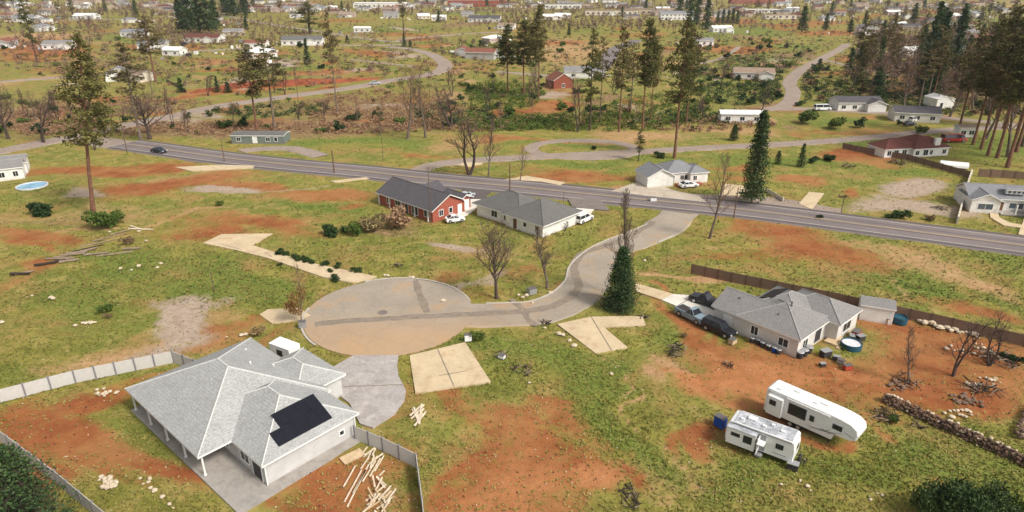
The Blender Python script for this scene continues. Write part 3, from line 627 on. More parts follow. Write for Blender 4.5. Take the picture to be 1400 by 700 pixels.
# raised earth bank above the back road
bk = smooth_line(px_line([(262,128),(300,124),(340,120),(400,117),(470,113),(520,107)]), 3); mb = MB(); bb = offset(bk, 4.5); rnb = random.Random(2)
tops = [2.4*math.sin(math.pi*min(1, max(0, i/(len(bk)-1)))**.7)*rnb.uniform(.8,1.1)+.3 for i in range(len(bk))]
for i in range(len(bk)-1):
    q = [(bk[i], -.2), (bk[i+1], -.2), (bb[i+1]*.3+bk[i+1]*.7, tops[i+1]), (bb[i]*.3+bk[i]*.7, tops[i])]
    mb.add([(v.x, v.y, float(hgt(v.x, v.y))+z) for v, z in q], [(0,1,2,3)])
    q = [(bb[i]*.3+bk[i]*.7, tops[i]), (bb[i+1]*.3+bk[i+1]*.7, tops[i+1]), (bb[i+1], -.2), (bb[i], -.2)]
    mb.add([(v.x, v.y, float(hgt(v.x, v.y))+z) for v, z in q], [(0,1,2,3)])
tag(mb.build("earth_bank", M['red_bank']), kind="structure")
# ------------------------------------------------------------------ houses
def hip(mb, u0, v0, u1, v1, z, pitch, th=.2, ridge='auto', cap=1, capr=.09):
    W, D = u1-u0, v1-v0
    if ridge == 'auto': ridge = 'u' if W > D else 'v'
    s = min(W, D)/2; zt = z+th; zr = zt + s*pitch
    if ridge == 'u':
        a = (u0+s, (v0+v1)/2, zr); b_ = (u1-s, (v0+v1)/2, zr)
    else:
        a = ((u0+u1)/2, v0+s, zr); b_ = ((u0+u1)/2, v1-s, zr)
    mb.add([(u0,v0,z),(u1,v0,z),(u1,v1,z),(u0,v1,z),(u0,v0,zt),(u1,v0,zt),(u1,v1,zt),(u0,v1,zt)], [(0,3,2,1),(0,1,5,4),(1,2,6,5),(2,3,7,6),(3,0,4,7)], 2)
    c_ = [(u0,v0,zt),(u1,v0,zt),(u1,v1,zt),(u0,v1,zt),a,b_]
    if ridge == 'u': mb.add(c_, [(0,1,5,4),(2,3,4,5),(1,2,5),(3,0,4)], 0)
    else: mb.add(c_, [(0,1,4),(1,2,5,4),(2,3,5),(3,0,4,5)], 0)
    prs = [(0,4),(3,4),(1,5),(2,5)] if ridge == 'u' else [(0,4),(1,4),(2,5),(3,5)]
    if cap:
        for i, j in prs: mb.tube(c_[i], c_[j], capr, capr, 5, 1, False)
        if (Vector(a)-Vector(b_)).length > .1: mb.tube(a, b_, capr*1.2, capr*1.2, 5, 1, False)
def gable(mb, u0, v0, u1, v1, z, pitch, th=.2, ridge='u', cap=1):
    """two slopes; ridge runs along u or v"""
    if ridge == 'u':
        vm = (v0+v1)/2; zr = z+th+(v1-v0)/2*pitch
        T = [(u0,v0,z+th),(u1,v0,z+th),(u1,vm,zr),(u0,vm,zr),(u1,v1,z+th),(u0,v1,z+th)]
    else:
        um = (u0+u1)/2; zr = z+th+(u1-u0)/2*pitch
        T = [(u1,v0,z+th),(u1,v1,z+th),(um,v1,zr),(um,v0,zr),(u0,v1,z+th),(u0,v0,z+th)]
    mb.add(T, [(0,1,2,3),(3,2,4,5)], 0)
    B = [(p[0],p[1],p[2]-th) for p in T]
    mb.add(B, [(3,2,1,0),(5,4,2,3)], 2)
    mb.add(T+B, [(0,6,7,1),(1,7,8,2),(2,8,10,4),(4,10,11,5),(5,11,9,3),(3,9,6,0)], 2)
    if cap: mb.tube(T[3], T[2], .09, .09, 5, 1, False)
def opening(parent, blk, side, a, z0, w, h, kind='window', frame='trim', label=None, glass='glass'):
    u0, v0, u1, v1 = blk
    def Q(mb, a0, a1, za, zb, d0, d1, m=0):
        if side == 'S': mb.box(a0, v0-d1, za, a1, v0-d0, zb, m)
        if side == 'N': mb.box(a0, v1+d0, za, a1, v1+d1, zb, m)
        if side == 'W': mb.box(u0-d1, a0, za, u0-d0, a1, zb, m)
        if side == 'E': mb.box(u1+d0, a0, za, u1+d1, a1, zb, m)
    mb = MB(); t_ = .11
    if kind == 'window':
        Q(mb, a-w/2-t_, a-w/2, z0-t_, z0+h+t_, -.01, .06); Q(mb, a+w/2, a+w/2+t_, z0-t_, z0+h+t_, -.01, .06)
        Q(mb, a-w/2, a+w/2, z0+h, z0+h+t_, -.01, .058); Q(mb, a-w/2, a+w/2, z0-t_, z0, -.01, .075)
        if w > .9: Q(mb, a-.03, a+.03, z0, z0+h, -.01, .05)
        f = mb.build("window", M[frame], parent)
        p = MB(); Q(p, a-w/2, a+w/2, z0, z0+h, -.02, .025); p.build("pane", M[glass], f)
    elif kind == 'garage':
        Q(mb, a-w/2-t_, a-w/2, z0, z0+h+t_, -.01, .06); Q(mb, a+w/2, a+w/2+t_, z0, z0+h+t_, -.01, .06); Q(mb, a-w/2, a+w/2, z0+h, z0+h+t_, -.01, .058)
        f = mb.build("garage_door", M[frame], parent)
        p = MB(); Q(p, a-w/2, a+w/2, z0, z0+h, -.02, .02); p.build("door_panel", M['garage'], f)
    else:
        Q(mb, a-w/2-t_, a-w/2, z0, z0+h+t_, -.01, .06); Q(mb, a+w/2, a+w/2+t_, z0, z0+h+t_, -.01, .06); Q(mb, a-w/2, a+w/2, z0+h, z0+h+t_, -.01, .058)
        f = mb.build("door", M[frame], parent)
        p = MB(); Q(p, a-w/2, a+w/2, z0, z0+h, -.02, .03); p.build("door_leaf", M[kind if kind in M else 'door_dark'], f)
        k = MB(); Q(k, a+w/2-.16, a+w/2-.08, z0+.95, z0+1.05, .03, .09); k.build("handle", M['metal_grey'], f)
def house(loc, ang, blocks, wall, roof, label, cat='house', name='house', wh=2.7, pitch=.42, oh=.5, cap='cap_grey', trim='trim', ops=(), group=None, extras=None):
    """blocks: (u0,v0,u1,v1,kind[,wall_h]) in the house's own axes"""
    root = empty(name, (loc[0], loc[1], float(hgt(loc[0], loc[1]))), math.radians(ang), label, cat, group)
    wb = MB(); rb = MB()
    for i, bl in enumerate(blocks):
        u0, v0, u1, v1, kd = bl[:5]; h = bl[5] if len(bl) > 5 else wh; e = .004*i
        if kd != 'open':
            wb.box(u0+e, v0+e, -.3, u1-e, v1-e, h+.05+e)
        if kd in ('hip', 'open'): hip(rb, u0-oh+e, v0-oh+e, u1+oh-e, v1+oh-e, h+e, pitch, cap=1)
        elif kd in ('gu', 'gv'):
            gable(rb, u0-oh+e, v0-oh+e, u1+oh-e, v1+oh-e, h+e, pitch, ridge=kd[1])
            if kd == 'gu':
                vm = (v0+v1)/2; zr = h+ (v1-v0)/2*pitch
                for ux in (u0+e, u1-e-.12): wb.add([(ux,v0,h),(ux,v1,h),(ux,vm,zr+.12),(ux+.12,v0,h),(ux+.12,v1,h),(ux+.12,vm,zr+.12)], [(0,2,1),(3,4,5),(0,3,5,2),(1,2,5,4)])
            else:
                um = (u0+u1)/2; zr = h+(u1-u0)/2*pitch
                for vx in (v0+e, v1-e-.12): wb.add([(u0,vx,h),(u1,vx,h),(um,vx,zr+.12),(u0,vx+.12,h),(u1,vx+.12,h),(um,vx+.12,zr+.12)], [(0,1,2),(3,5,4),(0,2,5,3),(1,4,5,2)])
        elif kd == 'flat': rb.box(u0-oh, v0-oh, h, u1+oh, v1+oh, h+.3, 0)
    wb.build("wall", M[wall], root)
    rb.build("roof", [M[roof], M[cap], M[trim]], root)
    for o_ in ops:
        bi = o_[0]; opening(root, blocks[bi][:4], *o_[1:])
    if extras: extras(root)
    return root
def posts(root, pts, z0, z1, r=.12, mat='post'):
    for x, y in pts:
        mb = MB(); mb.box(x-r, y-r, z0, x+r, y+r, z1); mb.box(x-r*1.6, y-r*1.6, z0, x+r*1.6, y+r*1.6, z0+.18); mb.build("post", M[mat], root)

# --- the big light-roofed house, lower left. origin: front corner of the walls
F = g(366, 665, 0)
def big_extra(root):
    s = MB(); s.prism([(-3.8,-1.6),(11.6,-1.3),(11.6,.2),(.2,.2),(.2,23.2),(-4.0,23.2)][::1], -.05, .16)
    s.build("patio", M['slab'], root)
    posts(root, [(-3.4, 6.0), (-3.45, 10.2), (-3.5, 14.4), (-3.55, 18.6), (-3.6, 22.6)], .16, 2.75, .085)
    v = [(2.0, 13.5, 5.5), (6.7, 14.0, 5.3), (8.6, 18.8, 4.25), (9.0, 13.2, 4.2), (2.4, 16.0, 5.5)]
    for u_, v_, z_ in v:
        mb = MB(); mb.tube((u_, v_, z_-1.2), (u_, v_, z_+.12), .08, .08, 8); mb.tube((u_, v_, z_+.12), (u_, v_, z_+.18), .13, .1, 8); mb.build("roof_vent", M['trim'], root)
big = house(F, 48.5, [(0,0,10.6,13,'hip',2.75), (0,5.9,11.1,22.9,'plain',2.75), (8.2,7.4,14.2,15.6,'hip',2.75), (-3.5,5.9,11.1,22.93,'open',2.75)], 'wall_pale', 'roof_light',
   'large single storey house with pale grey shingle roof, solar panels and columned back porch', wh=2.75, pitch=.46, oh=.45, cap='cap', extras=big_extra,
   ops=[(0,'W',1.6,.16,1.7,2.1,'door_dark'),(0,'W',4.0,.9,1.6,1.3),(1,'W',8.2,.8,1.5,1.4),(1,'W',12.5,.5,1.8,1.9),(1,'W',17,.8,1.5,1.4),(1,'W',20.5,.8,1.2,1.2),
        (2,'E',9.9,.1,4.4,2.2,'garage'),(2,'E',13.8,.1,2.6,2.2,'garage'),(0,'S',8.9,1.1,.5,.5),(1,'N',5,1,1.5,1.2)])
# gutters and corner boards
for u_ in (0, 10.62): gm = MB(); gm.tube((u_,-.06,-.1),(u_,-.06,2.75),.07,.07,6); gm.build("corner_board", M['trim'], big)
# solar panels on the right front slope: rows of modules parallel to the eave
sp = MB()
def slope_pt(u, s): # s metres up the slope from the eave on the v=0 side
    k = 1/math.hypot(1, .46); return (u, -.45 + s*k, 2.75+.2+ s*k*.46)
def solar(mb, u0, u1, s0, s1, lift=.1):
    P = [slope_pt(u0, s0), slope_pt(u1, s0), slope_pt(u1, s1), slope_pt(u0, s1)]
    A = [(p[0], p[1]-lift*.42, p[2]+lift*.9) for p in P]; B = [(p[0], p[1]-.02, p[2]+.04) for p in P]
    mb.add(B+A, [(4,5,6,7),(0,1,5,4),(1,2,6,5),(2,3,7,6),(3,0,4,7)], 0)
for r_ in range(2):
    for k in range(5):
        if r_ == 1 and k > 3: continue
        mb = MB(); u0 = 2.0 + k*1.26 + (1.26 if r_ == 1 else 0.0); s0 = 1.0 + r_*1.82
        solar(mb, u0, u0+1.24, s0, s0+1.8); mb.build("solar_panel", M['solar'], big)

# --- grey house on the right with vehicles
G_ = g(1088, 489)
def rh_extra(root):
    d = MB(); d.box(6.6, -2.4, .0, 9.4, -.6, .32); d.box(6.2,-3.0,0,7.6,-2.4,.18); d.build("deck", M['lumber'], root)
    for (u_, v_, z_) in [(2.2,10.2,4.2),(4.2,3.6,5.3),(2.0,4.2,4.1)]:
        mb = MB(); mb.tube((u_,v_,z_-.8),(u_,v_,z_+.2),.1,.1,8); mb.build("roof_vent", M['fascia_dark'], root)
rh = house(G_, 41.5, [(0,0,8.4,8.6,'hip'), (0,4,6.6,12.6,'gv'), (8.0,-1.6,14.2,6.6,'hip'), (4,2.2,12.4,9.6,'hip')], 'wall_greige', 'roof_grey',
   'grey roofed house with cluttered yard, dark vehicles parked on its left side', pitch=.47, oh=.4, extras=rh_extra,
   ops=[(0,'W',2.0,.9,1.3,1.1),(1,'W',6.2,.9,1.0,1.2),(1,'W',10.4,.05,1.1,2.1,'trim'),(0,'S',2.0,.6,1.3,1.4),(0,'S',5.6,.3,1.8,2.0,'door_dark'),
        (2,'S',10.8,.8,2.3,1.3),(1,'N',3.3,.05,4.8,2.2,'garage')])
mb = MB()
def sl(u, vv, z0=.0): # roof plane facing the back left of the rear block (v=9.6+.4 edge), pitch .47
    return (u, vv, 2.7+.2+.004*3+(10.0-vv)*.47)
for k in range(4):
    p = MB(); u0 = 5.9+k*1.05
    P = [sl(u0, 9.2), sl(u0+1.02, 9.2), sl(u0+1.02, 7.0), sl(u0, 7.0)]
    p.add([(a,b_,c_+.05) for a,b_,c_ in P]+[(a,b_+.04,c_+.13) for a,b_,c_ in P], [(7,6,5,4),(0,4,5,1),(1,5,6,2),(2,6,7,3),(3,7,4,0)]); p.build("solar_panel", M['solar'], rh)
# shed behind it
sh = g(1174, 437)
house(sh, -22, [(0,0,4.3,3.2,'gu')], 'wall_white', 'roof_grey', 'small pale shed with grey roof standing against the brown wooden fence', 'shed', 'shed', wh=2.3, pitch=.35, oh=.15, ops=[(0,'W',1.6,0,1.2,1.8,'trim')])

# --- red brick house
BR = g(592, 304)
def br_extra(root):
    posts(root, [(-.34, k) for k in (1.2, 5.7, 10.2, 14.7, 18.6)], 0, 2.7, .1)
brick = house(BR, 47, [(0,0,9.4,19.0,'gv'), (9.0,1.0,12.2,6.6,'gv'), (6.5,8.5,11.2,14.5,'gu')], 'brick', 'roof_dark',
   'red brick house with charcoal roof and long porch facing the field', wh=2.5, pitch=.5, oh=.6, cap='roof_dark', extras=br_extra,
   ops=[(0,'S',2.4,.9,1.1,1.3),(0,'S',5.2,.9,.9,1.2),(1,'S',10.8,.05,1.6,2.2,'trim'),(0,'W',2,.8,1.6,1.4),(0,'W',6,.4,2,2),(0,'W',8.9,.05,1.1,2.1,'door_dark'),(0,'W',12,.8,1.8,1.4),(0,'W',15.4,.8,1.2,1.3),(0,'S',7.9,.05,1.0,2.1,'trim')])
brick.scale = (.94,)*3
# --- tan/grey hip house with white garage side
TN = g(742, 325)
tanh = house(TN, 47, [(0,0,10.8,9.8,'hip'), (.6,6.5,9.8,18.6,'hip')], 'wall_white', 'roof_mid',
   'white walled house with broad weathered grey hip roof beside the bare trees', wh=2.45, pitch=.5, oh=.7, cap='roof_mid',
   ops=[(0,'W',1.5,1.1,.8,.8),(0,'W',4.6,1.1,.8,.8),(0,'W',7.2,.1,1.0,2.1,'door_brown'),(1,'W',10,.8,1.6,1.3),(1,'W',13.5,.8,1.6,1.3),(0,'S',2.6,.05,2.6,2.2,'garage'),(0,'S',7.2,.05,4.6,2.2,'garage')])
# --- white house across the highway
WH = g(911, 253)
def wh_extra(root):
    d = MB(); d.box(2.4,-2.2,0,9.6,-.3,.35); d.build("brick_terrace", M['brick'], root)
wh_ = house(WH, 14, [(-6.2,-1.2,1.4,6.4,'gv'), (.6,1.4,10.4,9.6,'hip'), (7.0,.0,12.2,7.0,'hip')], 'wall_white', 'roof_blue',
   'small white house with blue grey roof standing across the highway', pitch=.5, oh=.4, cap='roof_blue', extras=wh_extra,
   ops=[(1,'S',2.4,.1,1.1,2.1,'door_dark'),(1,'S',5.2,.8,1.0,1.2),(1,'S',6.8-.4,.8,.9,1.2),(2,'S',8.4,.8,1.0,1.2),(0,'E',.2,.8,.6,1.0)])
wh_.scale = (.88,)*3
# --- brown roofed white house, right
BH = g(1256, 213)
def bh_extra(root):
    c_ = MB(); c_.box(5.2,-.9,-.2,7.4,.02,5.6); c_.box(5.05,-1.0,5.6,7.5,.1,5.85); c_.build("chimney", M['wall_white'], root)
bh_ = house(BH, 12, [(-15,0,0,9,'hip'), (-4,-1.6,11,8.6,'hip'), (2,3,10,14,'hip')], 'wall_white', 'roof_brown',
   'long white house with dark brown roof and tall white chimney', pitch=.5, oh=.5, cap='roof_brown', extras=bh_extra,
   ops=[(0,'S',-13,.7,1.6,1.5),(0,'S',-10,.5,1.8,1.8),(0,'S',-6.6,.5,1.8,1.8),(1,'S',-2.4,.7,1.6,1.4),(1,'S',1.2,.5,2,1.8),(1,'S',9.2,.7,1.6,1.4),(1,'S',3.6,.7,1.2,1.4)])
bh_.scale = (.74,.74,.82)
# --- white gabled house at the right edge
RE = g(1325, 290)
def re_extra(root):
    d = MB(); d.box(6.4,-.9,0,12.6,2.2,.3); d.build("porch_floor", M['slab'], root)
    posts(root, [(6.6,-.7),(9.5,-.7),(12.4,-.7)], .3, 2.7)
    mb = MB(); mb.box(8.0,2.7,4.3,12.2,3.6,5.3); mb.build("dormer", M['wall_white'], root)
    mb = MB(); gable(mb, 7.8,2.4,12.4,4.9,5.25,.4,.12,'u'); mb.build("dormer_roof", [M['roof_blue'],M['roof_blue'],M['trim']], root)
    for u_ in (8.6,9.6,10.6,11.6): mb = MB(); mb.box(u_-.3,2.62,4.5,u_+.3,2.69,5.0); mb.build("dormer_window", M['glassblue'], root)
re_ = house(RE, -12, [(0,0,6.2,7.5,'gv',3.0), (0.4,2.2,14.5,11.2,'gu',3.0), (12.6,-3.4,19.6,7.5,'gv',3.0)], 'wall_white', 'roof_blue',
   'white gabled house with grey roof, dormer windows and stone footed porch at the right edge', pitch=.45, oh=.45, cap='roof_blue', extras=re_extra,
   ops=[(0,'S',3.1,.9,3.2,1.4,'window','trim',None,'glassblue'),(1,'S',7.4,.3,1.1,2.1,'door_brown'),(1,'S',10.6,.9,3,1.3,'window','trim',None,'glassblue'),(2,'S',16.1,.1,4.6,2.3,'garage')])
re_.scale = (.88,)*3
# --- left edge house beside the pool
LE = g(14, 246)
house(LE, 30, [(-8,0,3.0,7,'gu'), (-6,5,3.4,12,'gu')], 'wall_white', 'roof_grey', 'white house with grey roof at the left edge beside the blue pool', pitch=.35, oh=.3,
   ops=[(0,'S',-1.4,.8,1.2,1.2),(0,'S',1.4,.8,1.0,1.2),(0,'E',2,.8,1.2,1.2),(1,'E',8.5,.8,1.3,1.2)])
# --- green manufactured home
GH = g(317, 196.5)
gl = mpp(*GH)*72
house(GH, -1, [(0,0,gl,6,'gu')], 'wall_green', 'roof_mid', 'long grey green manufactured home beyond the highway', 'house', 'house', wh=2.3, pitch=.12, oh=.2, cap='roof_grey',
   ops=[(0,'S',2.2,.8,1.2,1.1),(0,'S',gl*.45,.2,1.2,2.0,'trim'),(0,'S',gl*.7,.8,1.2,1.1),(0,'S',gl*.85,.8,.9,1.1)])
# --- red barn house and its neighbour
rb_ = g(757, 122)
house(rb_, 20, [(0,0,9,9,'gv',3.4)], 'barn_red', 'roof_rust', 'small rust red barn like house among the middle pines', 'house', 'house', pitch=.6, oh=.3, ops=[(0,'S',4.5,.5,1.2,1.6),(0,'E',4.5,.8,1.4,1.2)])
house(g(772,107), 0, [(0,0,19,9,'gu',2.8)], 'wall_white', 'roof_grey', 'low white house with pale grey roof behind the red barn', oh=.4, ops=[(0,'S',4,.8,1.5,1.2),(0,'S',12,.8,1.5,1.2)])
# --- white barn on the right
house(g(1279,149), 8, [(0,0,mpp(*g(1279,149))*26,7,'gv',3.4)], 'wall_white', 'roof_white', 'white arched metal barn beside the hill road', 'barn', 'barn', pitch=.28, oh=.2, cap='roof_white', ops=[(0,'S',2,.1,1.2,2.1,'door_dark')])
house(g(145,112), 25, [(0,0,11,9,'gv',2.8)], 'wall_white', 'roof_blue', 'white gabled house seen behind the tall leftmost pine', pitch=.5, oh=.4, ops=[(0,'S',3,.8,1.4,1.2),(0,'S',8,.8,1.4,1.2)])
house(g(165,111), -20, [(0,0,12,8,'gu',2.8)], 'wall_cream', 'roof_tan', 'cream house wing with tan roof just right of the white gabled house', pitch=.4, oh=.4, ops=[(0,'S',3,.8,1.4,1.2),(0,'S',8,.8,1.4,1.2)])
MID = [ # px,py,yaw,width m,depth,roof,wall,label
 (100,26,-5,22,11,'roof_white','wall_white','white long roofed house alone in the field at the far upper left'),
 (58,68,10,16,10,'roof_grey','wall_white','white walled house on bare red soil left of the tall pine'),
 (165,50,0,17,10,'roof_blue','wall_white','white house with slate blue roof right of the tall pine top'),
 (188,68,15,16,11,'roof_mid','wall_white','white house with weathered roof below the slate blue one'),
 (252,58,-4,24,11,'roof_brown','wall_white','sprawling white house with brown roof below the dark fir cluster'),
 (305,49,5,14,9,'roof_grey','wall_tan','tan house with grey roof right of the dark fir cluster'),
 (222,76,-10,11,8,'roof_white','wall_white','small white roofed outbuilding on the pale lane'),
 (335,66,2,13,8,'roof_rust','wall_white','low white house with rust roof at the lane end'),
 (385,62,6,26,12,'roof_mid','wall_white','wide white house with dark roof behind the small conifer'),
 (484,44,0,13,5,'roof_white','wall_white','small plain white box shaped building in the far field'),
 (640,30,-8,30,13,'roof_dark','wall_white','long dark roofed house with many gables in the far middle'),
 (680,40,-12,14,9,'roof_tan','wall_white','white house with tan roof right of the long dark roofed one'),
 (903,27,0,34,12,'roof_blue','wall_white','large white two storey building with rows of windows left of the firs'),
 (975,44,8,17,9,'roof_white','wall_white','white roofed house below the dark pointed firs'),
 (950,62,0,13,8,'roof_grey','wall_white','small grey roofed house on red soil below the firs'),
 (735,27,0,24,10,'roof_white','wall_cream','long flat white building behind the middle pines'),
 (590,28,0,14,9,'roof_white','wall_white','small white house left of the long dark roofed house'),
 (572,26,20,12,9,'roof_white','wall_cream','cream cottage beside a small white house'),
 (1175,48,4,13,9,'roof_blue','wall_white','white house with blue roof on the far right hillside'),
 (1222,37,-8,11,8,'roof_white','wall_white','tiny white house left of the tall dark fir'),
 (1262,66,-15,13,9,'roof_blue','wall_white','pale house with blue roof under the tall dark fir'),
 (1240,76,6,12,8,'roof_white','wall_white','white roofed house lowest on the wooded slope'),
 (1335,58,10,15,10,'roof_rust','wall_white','pink rust roofed house near the red soil bank'),
 (1178,78,20,15,8,'roof_tan','wall_tan','tan roofed house right above the hill road'),
 (1145,152,0,16,8,'roof_dark','wall_white','low white house with dark roof beside the hill road'),
 (1222,166,-12,14,8,'roof_dark','wall_greige','dark roofed house behind parked vehicles beside the hill road'),
 (1003,108,-12,18,9,'roof_tan','wall_greige','tan ruined looking house in the green scrub'),
 (985,168,-4,14,4,'roof_white','wall_white','long white trailer home in the brush behind the middle pines'),
 (1125,29,12,14,9,'roof_blue','wall_white','white house with blue grey roof left of a dark fir'),
 (1310,188,0,5,3,'roof_tan','wall_white','tiny pale shed at the edge of the right pine grove'),
]
for (px, py, yaw, W_, D_, rf, wl, lab) in MID:
    two = 'two storey' in lab; h_ = 5.6 if two else 2.9
    ops = []
    nwin = max(2, int(W_/4))
    for k in range(nwin):
        a = W_*(k+.5)/nwin
        for lv in ((.9, 3.7) if two else (.9,)): ops.append((0,'S',a,lv,1.5,1.2))
    ops.append((0,'E',D_/2,.9,1.3,1.2))
    bl = [(0,0,W_,D_,'gu' if W_ > D_*1.25 else 'hip',h_)]
    if W_ > 14 and not two: bl.append((W_*.6,-2.6,W_*.6+6.5,D_*.6,'gv',2.7)); ops = [o for o in ops if not (o[1]=='S' and W_*.6-.8 < o[2] < W_*.6+7.3)] + [(1,'S',W_*.6+3.2,.05,4.4,2.2,'garage')]
    P = g(px, py)
    house(P, yaw, bl, wl, rf, lab, pitch=.38, oh=.4, cap=rf, ops=ops, cat='shed' if 'shed' in lab else 'house')
# ------------------------------------------------------------------ vehicles
def wheel(root, x, y, r, w_, name="wheel"):
    mb = MB(); mb.tube((x, y-w_/2, r), (x, y+w_/2, r), r, r, 14); o = mb.build(name, M['rubber'], root)
    k = MB(); k.tube((x, y-w_/2-.015, r), (x, y+w_/2+.015, r), r*.6, r*.6, 10); k.build("rim", M['rim'], o)
def loft(mb, secs, m=0):
    """secs: list of (x, halfwidth_bottom, z_bottom, halfwidth_top, z_top)"""
    n = len(secs); v = []
    for x, hb, zb, ht, zt in secs:
        v += [(x,-hb,zb),(x,-hb,zb+(zt-zb)*.55),(x,-ht,zt),(x,ht,zt),(x,hb,zb+(zt-zb)*.55),(x,hb,zb)]
    f = []
    for i in range(n-1):
        a, b_ = i*6, (i+1)*6
        for k in range(6): f.append((a+k, a+(k+1)%6, b_+(k+1)%6, b_+k))
    f.append(tuple(range(6))); f.append(tuple(range((n-1)*6+5, (n-1)*6-1, -1)))
    f = [q[::-1] for q in f]
    mb.add(v, f, m)
def car(P, yaw, kind, pm, label, cat, L_=4.6, scale=1.0):
    root = empty({'pickup':'pickup_truck','van':'van'}.get(kind, 'car'), (P[0], P[1], float(hgt(*P)) + (.1 if P[1] < 300 else .12)), math.radians(yaw), label, cat)
    W_ = .92; mb = MB(); gb = MB(); h = {'sedan':1.42,'suv':1.75,'pickup':1.82,'van':2.0}[kind]; hl = L_/2
    zb, zs = .28, (.92 if kind == 'sedan' else 1.08)
    if kind == 'pickup':
        loft(mb, [(-hl,.86,.4,.82,1.02),(-hl+.1,W_,.3,.9,1.1),(-.35,W_,.3,.9,1.1),(hl*.42,W_,.3,.88,1.12),(hl*.9,.9,.3,.84,1.04),(hl,.84,.4,.78,.9)])
        bed = MB(); bed.box(-hl+.2,-.74,1.0,-.55,.74,1.112); bed.build("truck_bed", M['junk_dark'], root)
        c0, c1, w0, w1 = -.45, hl*.42, .5, .5
    else:
        loft(mb, [(-hl,.84,.42,.80,zs-.1),(-hl+.12,W_,zb,.88,zs),(0,W_,zb,.9,zs+.02),(hl*.4,W_,zb,.88,zs),(hl*.88,.9,zb,.82,zs-.16),(hl,.8,.4,.72,zs-.32)])
        c0, c1 = {'sedan':(-hl*.8,hl*.42),'suv':(-hl*.97,hl*.45),'van':(-hl*.97,hl*.8)}[kind]
        w0, w1 = {'sedan':(.75,.7),'suv':(.2,.6),'van':(.12,.6)}[kind]
    zc = zs+.0; zr = h-.05
    gb.add([(c0,-.86,zc),(c1,-.86,zc),(c1,.86,zc),(c0,.86,zc),(c0+w0,-.68,zr),(c1-w1,-.68,zr),(c1-w1,.68,zr),(c0+w0,.68,zr)],
           [(0,1,5,4),(1,2,6,5),(2,3,7,6),(3,0,4,7),(4,5,6,7),(3,2,1,0)])
    gb.build("window", M['glass'], root)
    mb.box(c0+w0-.03,-.7,zr-.01,c1-w1+.03,.7,h, 0)
    for s in (-1,1):
        for (a, b_) in ((c0, c0+w0), (c1, c1-w1), ((c0+c1)/2, (c0+c1)/2)): mb.tube((a, s*.875, zc), (b_, s*.695, zr), .045, .045, 4)
    mb.build("body", pm, root)
    for x in (-hl*.62, hl*.64):
        for y in (-.84, .84): wheel(root, x, y, .35 if kind == 'sedan' else .4, .24)
    for s in (-1,1):
        k = MB(); k.box(hl-.16, s*.66-.14, .62, hl+.01, s*.66+.14, .78); k.build("headlight", M['lamp_clear'], root)
        k = MB(); k.box(-hl-.012, s*.7-.12, .72, -hl+.1, s*.7+.12, .95); k.build("tail_light", M['lamp_red'], root)
    root.scale = (scale,)*3
    return root
def tilt_yaw(a, b_):  # direction between two photo points on the ground
    p, q = g(*a), g(*b_); return math.degrees(math.atan2(q[1]-p[1], q[0]-p[0]))
car(g(966,417), tilt_yaw((985,423),(950,411)), 'pickup', M['car_black'], 'black pickup truck parked on the white concrete next to the garage', 'pickup truck', 5.4)
car(g(945,436), tilt_yaw((928,428),(962,445)), 'pickup', M['car_bluegrey'], 'blue grey pickup parked on the red dirt below the drive', 'pickup truck', 5.2)
car(g(982,455), tilt_yaw((966,448),(998,462)), 'suv', M['car_black'], 'black estate wagon parked against the grey wall of the house', 'car', 4.9)
car(g(798,303), tilt_yaw((790,306),(806,299)), 'suv', M['car_white'], 'white car parked at the garage of the white hip roofed house by the bare trees', 'car', 4.7)
car(g(776,303), 47, 'sedan', M['car_black'], 'dark car parked beside the garage of the white hip roofed house by the bare trees', 'car', 4.4)
car(g(941,256), 15, 'sedan', M['car_white'], 'white car parked in front of the small white house across the highway', 'car', 4.6)
car(g(637,271), 50, 'sedan', M['car_silver'], 'silver car parked at the brick house garage', 'car', 4.4)
car(g(622,303), 20, 'sedan', M['car_white'], 'small white car at the foot of the brick house drive', 'car', 3.9)
car(g(218,209), tilt_yaw((215,207),(300,219)), 'sedan', M['car_navy'], 'dark blue car driving on the highway at its left end', 'car', 4.7)
car(g(513,115.5), 8, 'sedan', M['car_silver'], 'silver grey car driving on the curving back road', 'car', 4.7)
car(g(1303,194), 3, 'van', M['car_red'], 'red and white van parked right of the brown roofed house', 'van', 6.4, 1.15)
car(g(1124,151), 5, 'van', M['car_white'], 'white van parked by the hill road bend', 'van', 5.6, 1.1)
car(g(1234,165), -10, 'suv', M['car_silver'], 'silver car parked among junk beside the hill road', 'car', 4.6)
car(g(1250,166.5), 25, 'suv', M['car_white'], 'white car parked among junk beside the hill road', 'car', 4.6)
car(g(1264,166), 8, 'pickup', M['car_white'], 'white pickup at the right end of the junk row', 'pickup truck', 5)
car(g(1243,172), 12, 'sedan', M['car_black'], 'black car in front of the junk row by the hill road', 'car', 4.6)
# blue container by the trailer etc.

